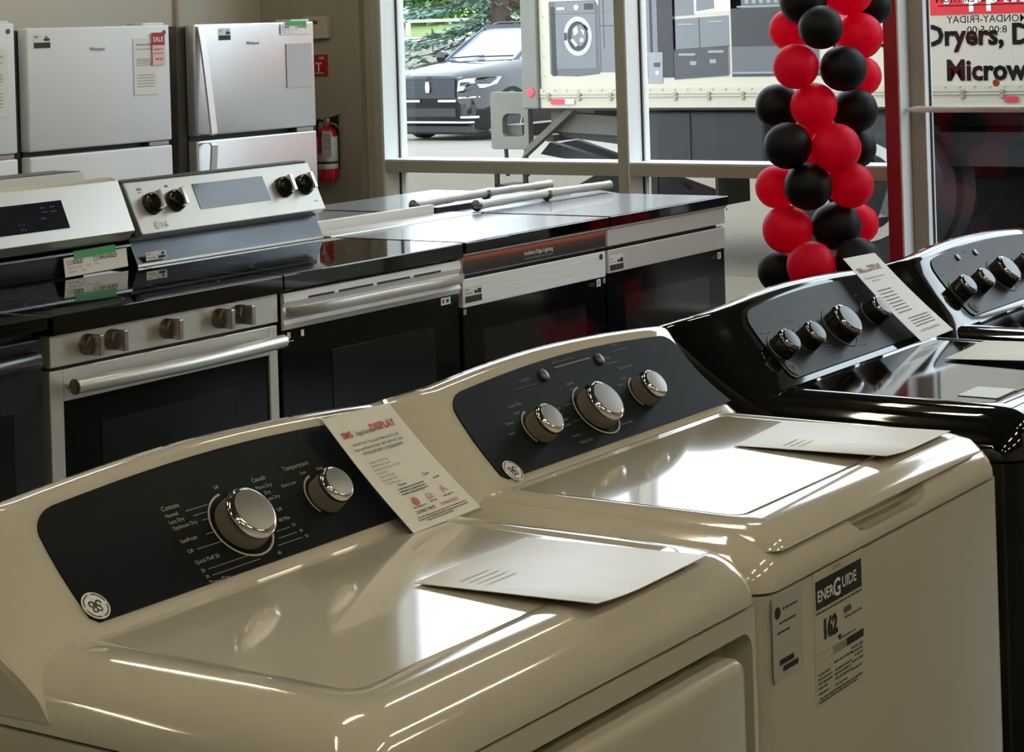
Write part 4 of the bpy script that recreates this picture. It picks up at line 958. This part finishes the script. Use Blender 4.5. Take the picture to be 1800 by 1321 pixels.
# liftgate at the back
b = MB()
b.prism([(.17, .68), (.17, 1.06), (.46, 1.064), (.475, 1.05), (.475, .69), (.46, .68)], 'x', .10, .16)
lg = b.build('liftgate_plate', RUST, t, bev=.004)
c = MB(); c.rrings([(0, .175, 0, .155, .03, .05, -.1), (0, .175, 0, .155, .03, .05, .1)], 6)
for v in c.b.verts: v.co = Vector((v.co.z+.13, v.co.x+.205, v.co.y+.765))
bool_cut(lg, c)
lg.data.materials.clear(); lg.data.materials.append(mat('gate_grey', rgb(104, 101, 92), .7, var=(8, .15)))
b = MB(); b.box(.16, 2.1, .26, .42, .76, .84); b.box(.6, 2.0, .3, .36, .70, .74); b.build('gate_platform', RUST, t)
b = MB()
for y in (.21, .37): b.tube([(.12, y, .69), (.12, y-.01, .50)], .014, 8)
b.box(.06, .30, .17, .43, .42, .445); b.box(.06, .08, .17, .20, .44, .52); b.box(.06, .08, .40, .43, .44, .52); b.build('step_leg', DARKM, t)
b = MB()
b.prism([(-.95, .75), (-.95, .87), (.0, .93), (.0, .80)], 'x', .12, .22)
b.prism([(.20, .62), (.16, .70), (-.15, .94), (-.22, .94)], 'x', .05, .11)
b.build('gate_arm', RUST, t)
b = MB(); b.prism([(-.95, .67), (-.95, .745), (-.0, .80), (-.1, .76)], 'x', .14, .20); b.prism([(.10, .72), (-.9, .46), (-.95, .42), (-.2, .58), (.18, .64)], 'x', .25, .32)
b.prism([(.18, .70), (.05, .72), (-.60, .52), (-.56, .47), (.1, .60)], 'x', .50, .56); b.prism([(.1, .40), (-.30, .60), (-.95, .40), (-1.0, .33), (-.5, .33)], 'x', .55, .6); b.build('lift_linkage', DARKM, t)
prt('warning_plate', mat('plate_red', rgb(150, 60, 56), .6), t, lambda a, c: (.115, -a, c), [], [(.62, .77, .68, .81)]); prt('warning_mark', WHITEP, t, lambda a, c: (.113, -a, c), [], [(.585, .775, .615, .81)])
b = MB(); b.box(.5, .62, -8, -.1, .82, .955); b.box(1.75, 1.87, -8, -.1, .82, .955); b.box(.0, 2.4, -8, -.2, .945, .965)
b.build('chassis_rails', DARKM, t)
b = MB(); b.box(.03, .5, -1.62, -.785, .60, .93, .02); b.box(.02, .03, -1.1, -1.08, .6, .92); b.build('side_tank', DARKM, t)
b = MB(); b.box(.06, .09, -.83, -.72, .40, .93); b.box(.04, .46, -1.28, -1.26, .34, .86); b.build('mud_flap', TYRE, t)
b = MB(); b.box(.2, 2.2, -3.6, -2.0, .60, .80); b.tube([(.1, -2.27, .46), (2.3, -2.27, .46)], .07, 10); b.build('rear_axle', DARKM, t)
for x in (.02, .32, 1.82, 2.12):
    b = MB(); b.lathe([(.30, 0), (.46, .0), (.50, .03), (.505, .12), (.50, .22), (.46, .25), (.30, .25)], (x, -2.27, .455), (1, 0, 0), 40); wh = b.build('wheel', TYRE, t, 35)
    if x in (.32, 1.82): continue
    b = MB(); b.lathe([(.235, .0), (.30, -.004), (.285, .03), (.26, .10), (.12, .11), (.10, .02), (.0, .02)], (x if x < 1 else x+.25, -2.27, .455), (1 if x < 1 else -1, 0, 0), 36); b.build('rim', mat('wheel_rim', rgb(172, 172, 168), .4, .5), wh, 35)
for x in (.10, 2.05):
    b = MB(); b.lathe([(.30, 0), (.46, .0), (.50, .03), (.50, .22), (.46, .25), (.30, .25)], (x, -6.9, .455), (1, 0, 0), 40); wh = b.build('wheel', TYRE, t, 35)
b = MB(); b.box(.05, 2.3, -9.9, -8.05, .55, 2.6, .15, 4); b.build('cab', WB, t, 40)

# vehicles
def vehicle(name, label, cat, loc, heading, paint, L=5.3, W=2.02, Hh=1.94, detail=True):
    t = thing(name, label, cat, loc, heading)           # local: +x forward, nose at x=0
    P = mat(*paint); GL = mat('car_glass', rgb(150, 160, 196), .06, 0, .8, .5)
    w2 = W/2
    def sec(x, wf, zb, zs, zt, wt):
        return [(x, -w2*wf*.96, zb), (x, -w2*wf, zb+.18), (x, -w2*wf, zs), (x, -w2*wt, zt-.02), (x, -w2*wt*.6, zt+.015), (x, 0, zt+.02), (x, w2*wt*.6, zt+.015), (x, w2*wt, zt-.02), (x, w2*wf, zs), (x, w2*wf, zb+.18), (x, w2*wf*.96, zb)]
    b = MB(); b.rings([sec(0, .78, .30, .95, 1.08, .62), sec(-.10, .90, .22, .98, 1.13, .74), sec(-.35, .985, .20, 1.02, 1.20, .82), sec(-.9, 1, .20, 1.06, 1.27, .84), sec(-1.45, 1, .24, 1.10, 1.34, .86), sec(-2.6, 1, .26, 1.12, 1.33, .92), sec(-L+.6, 1, .26, 1.12, 1.33, .92), sec(-L+.05, .96, .3, 1.08, 1.25, .88), sec(-L, .9, .4, 1.0, 1.15, .8)])
    bd = b.build('body', P, t, 50)
    b = MB(); a = .86; r = .66
    rs = []
    for z, x0, x1, ww in ((1.30, -1.40, -L+.12, .90), (1.55, -1.85, -L+.22, .84), (1.80, -2.28, -L+.34, .77), (1.86, -2.42, -L+.42, .73)):
        zz = z*Hh/1.94 if z > 1.4 else z
        rs.append([(x0, -w2*ww*.80, zz), (x0+.10, -w2*ww*.4, zz), (x0+.13, 0, zz), (x0+.10, w2*ww*.4, zz), (x0, w2*ww*.80, zz), (x0-.22, w2*ww, zz), (x1+.2, w2*ww, zz), (x1, w2*ww*.8, zz), (x1, -w2*ww*.8, zz), (x1+.2, -w2*ww, zz), (x0-.22, -w2*ww, zz)])
    b.rings(rs); gh = b.build('windows', GL, t, 40)
    b = MB(); zt = 1.86*Hh/1.94
    b.rings([[(x-.02*(i == 0), y*s_, z_) for i, (x, y) in enumerate([(-2.36, -w2*.6), (-2.30, 0), (-2.36, w2*.6), (-2.6, w2*.75), (-L+.5, w2*.75), (-L+.36, w2*.6), (-L+.36, -w2*.6), (-L+.5, -w2*.75), (-2.6, -w2*.75)])] for s_, z_ in ((1, zt-.02), (.98, zt+.04), (.85, zt+.07))])
    b.build('roof', P, t, 40)
    b = MB()
    for s_ in (-1, 1):
        b.tube([(-1.42, s_*w2*.74, 1.31), (-1.92, s_*w2*.70, 1.60*Hh/1.94), (-2.42, s_*w2*.60, zt)], .035, 6)
        b.tube([(-1.65, s_*w2*.92, 1.31), (-2.2, s_*w2*.85, 1.60*Hh/1.94), (-2.65, s_*w2*.74, zt)], .03, 6)
        for xx in (-3.0, -4.1): b.tube([(xx, s_*w2*.915, 1.31), (xx-.05, s_*w2*.75, zt)], .03, 6)
        b.tube([(-2.7, s_*w2*.66, zt+.06), (-2.9, s_*w2*.66, zt+.10), (-L+.9, s_*w2*.66, zt+.10), (-L+.7, s_*w2*.66, zt+.06)], .02, 6)
    b.build('pillars_and_rails', P, t, 40)
    b = MB(); b.tube([(-1.33, -.55, 1.37), (-1.42, .1, 1.40)], .016, 6); b.tube([(-1.33, .05, 1.385), (-1.42, .72, 1.39)], .016, 6); b.build('wipers', BLACKM, t)
    for s_ in (-1, 1):
        b = MB(); b.lathe([(.02, -.1), (.10, -.08), (.12, 0), (.10, .08), (.02, .1)], (-1.85, s_*(w2+.12), 1.38), (1, 0, 0), 12); b.build('mirror', P, t, 40)
        for xx in (-.95, -L+1.1):
            b = MB(); b.lathe([(.25, -.12), (.37, -.12), (.39, -.08), (.39, .08), (.37, .12), (.25, .12)], (xx, s_*(w2-.12), .39), (0, 1, 0), 32); wh = b.build('wheel', TYRE, t, 35)
            b = MB(); b.lathe([(.26, -.10), (.26, .122*1), (.06, .10), (0, .10)], (xx, s_*(w2-.12), .39), (0, s_, 0), 20); b.build('rim', CHROMEB, wh, 35)
            b = MB(); n = 14
            for k in range(n):
                a0, a1 = PI*k/n, PI*(k+1)/n
                q = [(.40, a0), (.47, a0), (.47, a1), (.40, a1)]
                b.poly([(xx+rr_*cos(a_), s_*(w2+.004), .42+rr_*sin(a_)) for rr_, a_ in q])
            b.build('wheel_arch', P, t, solid=.01)
    # front end
    def fr(y, z, dx=0):
        ay = abs(y)/w2; x = 0
        for a0, a1, x0, x1 in ((.74, .89, 0, -.10), (.89, .985, -.10, -.35), (.985, 1.2, -.35, -1.2)):
            if ay > a0: x = x0+(x1-x0)*min(1, (ay-a0)/(a1-a0))
        return (x+.012+dx, y, z)
    def patch(name, m, y0, y1, z0, z1, dx=.0, n=6, skew=0, par=None):
        b = MB(); ys = [y0+(y1-y0)*k/n for k in range(n+1)]
        b.rings([[fr(y, z0+skew*(y-y0), dx) for y in ys]+[fr(y, z1+skew*(y-y0)*.6, dx) for y in reversed(ys)], [fr(y, z0+skew*(y-y0), dx-.05) for y in ys]+[fr(y, z1+skew*(y-y0)*.6, dx-.05) for y in reversed(ys)]]); return b.build(name, m, par or t)
    g = patch('grille', mat('grille_dark', rgb(36, 38, 44), .4, .3, bump=(1, 0, 0)), -.56, .56, .72, 1.05, .02)
    b = MB()
    for k in range(9): z = .745+k*.033; b.poly([fr(-.54, z, .024), fr(.54, z, .024), fr(.54, z+.010, .024), fr(-.54, z+.010, .024)])
    b.build('grille_bars', mat('grille_bar', rgb(78, 82, 92), .4, .5), g)
    if detail:
        b = MB(); b.rings([[fr(y, z, d_) for y, z in ((-.035, .82), (.035, .82), (.048, .90), (.035, 1.0), (-.035, 1.0), (-.048, .90))] for d_ in (.03, .055)]); b.build('emblem', CHROME, g)
    b = MB(); b.box(.02, .045, -.56, -.20, .665, .70); b.box(.02, .045, .20, .56, .665, .70); b.build('chrome_bars', ALUW, t)
    for s_ in (-1, 1):
        b = MB()
        def hp(y, z): return fr(s_*y, z, .05)
        A = [hp(.62, .84), hp(.78, .86), (-.20, s_*.985, .89), (-.52, s_*1.012*w2, .95), (-.66, s_*1.0*w2, 1.06), (-.25, s_*.975, 1.07), hp(.80, 1.05), hp(.66, 1.02)]
        b.rings([[(x+.0, y, z) for x, y, z in A], [(x-.1, y*.93, z) for x, y, z in A]]); b.build('headlight', mat('headlight_lens', rgb(225, 228, 230), .15, .2, .8), t)
        b = MB(); b.poly([(p[0]+.012, p[1]*1.003, p[2]) for p in (hp(.68, .93), hp(.80, .94), hp(.86, .99), hp(.70, .99))]); b.build('headlight_core', G3, t)
        patch('lower_trim', ALUW, s_*.62, s_*.93, .72, .745, .02, skew=s_*.05); patch('fog_opening', BLACKM, s_*.66, s_*.92, .44, .62, .012, skew=s_*.03); patch('fog_light', ALUW, s_*.66, s_*.92, .395, .43, .03)
    patch('lower_grille', BLACKM, -.55, .55, .42, .56, .015); patch('bumper_trim', ALUW, -.86, .86, .315, .34, .03, 12)
    b = MB(); b.box(-.5, -.05, -w2*.85, w2*.85, .12, .31, .04); b.build('front_skirt', BLACKM, t)
    return t
hd = (-F_)*cos(R_(36))-Rg*sin(R_(36)); ang = math.atan2(hd.y, hd.x)
CAMP = Vector((-3.1661, -3.3864, 0))
def place(px, d): return CAMP+F_*d+Rg*((px-900)/3676.8*d)
p = place(752, 35.0)
vehicle('suv', 'large black luxury SUV parked beyond the truck, facing the store', 'car', (p.x, p.y, -.405), ang, ('black_car_paint', (.004, .004, .005), .10, .0, .5, .2))
p = place(690, 43.0)
hd2 = (-F_)*cos(R_(75))-Rg*-sin(R_(75)); 
vehicle('car', 'dark green car half hidden behind the black SUV', 'car', (p.x, p.y, -.10), math.atan2(Rg.y, Rg.x)+.3, ('dark_green_paint', rgb(36, 62, 60), .15, .0, .6, 1.0), L=4.8, W=1.85, Hh=1.7, detail=False)

# fence, trees
t = thing('railing', 'long cream metal railing beyond the parking lot', 'railing', (46.0, 0, 0))
for k in range(30):
    y = 5+k*2.2; b = MB(); b.box(-.05, .05, y-.05, y+.05, 1.2, 1.68); b.build('post', ALUW, t)
b = MB(); b.box(-.05, .05, 5, 70, 1.66, 1.74); b.build('top_rail', ALUW, t)
b = MB(); b.box(-.02, .02, 5, 70, 1.24, 1.29); b.build('bottom_rail', ALUW, t)
def spray(b, c, d, L_, w_, rn):
    d = d.normalized(); s_ = d.cross(Vector((0, 0, 1)));
    s_ = s_.normalized() if s_.length > .1 else Vector((1, 0, 0))
    n = Vector((rn.uniform(-.5, .5), rn.uniform(-.5, .5), 1)).normalized()
    s_ = (s_+n*rn.uniform(-.6, .6)).normalized()
    b.f([b.b.verts.new(c-s_*w_*.3), b.b.verts.new(c+d*L_*.5-s_*w_*.5), b.b.verts.new(c+d*L_), b.b.verts.new(c+d*L_*.5+s_*w_*.5), b.b.verts.new(c+s_*w_*.3)])
def spruce(label, x, y, z0, H_, R0, low, seed, col):
    rn = random.Random(seed); t = thing('spruce_tree', label, 'tree', (x, y, z0))
    b = MB(); b.tube([(0, 0, 0), (.03, 0, 3), (0, 0, H_)], [.27, .22, .03], 10); b.build('trunk', mat('spruce_bark', rgb(96, 78, 70), .9, var=(6, .3)), t, 60)
    fo = MB(); br = MB(); z = low
    while z < H_:
        q = (z-low)/(H_-low); R1 = R0*(1-q)**.8+.2
        for k in range(9):
            a = rn.uniform(0, 2*PI); ln = R1*rn.uniform(.75, 1.1); zz = z+rn.uniform(-.12, .12)
            pts = []; 
            for i in range(7):
                u = i/6; pts.append(Vector((cos(a)*ln*u, sin(a)*ln*u, zz-.55*ln*.45*math.sin(u*PI*.55)+.0)))
            br.tube([tuple(p_) for p_ in pts], [.035*(1-i/7) for i in range(7)], 4)
            for i in range(1, 7):
                for m_ in range(14):
                    c = pts[i]+Vector((rn.uniform(-.22, .22), rn.uniform(-.22, .22), rn.uniform(-.16, .05)))
                    d = Vector((cos(a+rn.uniform(-.9, .9)), sin(a+rn.uniform(-.9, .9)), rn.uniform(-.5, .25)))
                    spray(fo, c, d, rn.uniform(.16, .32), rn.uniform(.05, .10), rn)
        z += .34+.1*q
    br.build('branches', MATS['spruce_bark'], t); fo.build('needles', mat(*col), t)
spruce('blue-green spruce spreading over the black SUV', 38.1, 24.9, .25, 6.2, 3.3, .9, 4, ('spruce_needles', rgb(104, 140, 124), .7, 0, .3, 0, None, (2.2, .45)))
def leafy(label, x, y, z0, H_, R0, seed, col, n=5200):
    rn = random.Random(seed); t = thing('leafy_tree', label, 'tree', (x, y, z0))
    b = MB(); b.tube([(0, 0, 0), (.1, 0, H_*.4), (0, .1, H_*.7)], [.22, .16, .06], 8); b.build('trunk', MATS['spruce_bark'], t, 60)
    fo = MB(); cl = [(rn.uniform(-1, 1)*R0*.7, rn.uniform(-1, 1)*R0*.7, rn.uniform(.12, .92)*H_) for _ in range(26)]
    for i in range(n):
        c = rn.choice(cl); v = Vector((rn.gauss(0, 1), rn.gauss(0, 1), rn.gauss(0, 1))).normalized()*R0*.42*rn.uniform(.6, 1)
        spray(fo, Vector(c)+v, Vector((rn.uniform(-1, 1), rn.uniform(-1, 1), rn.uniform(-1, .4))), rn.uniform(.2, .4), rn.uniform(.14, .24), rn)
    fo.build('foliage', mat(*col), t)
p = place(735, 68); leafy('green leafy tree behind the railing at left', p.x, p.y, 1.7, 4.2, 3.0, 2, ('leaf_green', rgb(88, 128, 58), .7, 0, .3, 0, None, (1.5, .4)))
p = place(850, 84); leafy('yellow-green leafy tree behind the spruce', p.x, p.y, 1.7, 4.2, 3.2, 3, ('leaf_yellow', rgb(128, 150, 74), .7, 0, .3, 0, None, (1.5, .4)))
p = place(960, 100); leafy('leafy tree behind the truck roofline', p.x, p.y, 1.7, 4.6, 3.6, 6, ('leaf_green', (0, 0, 0)))
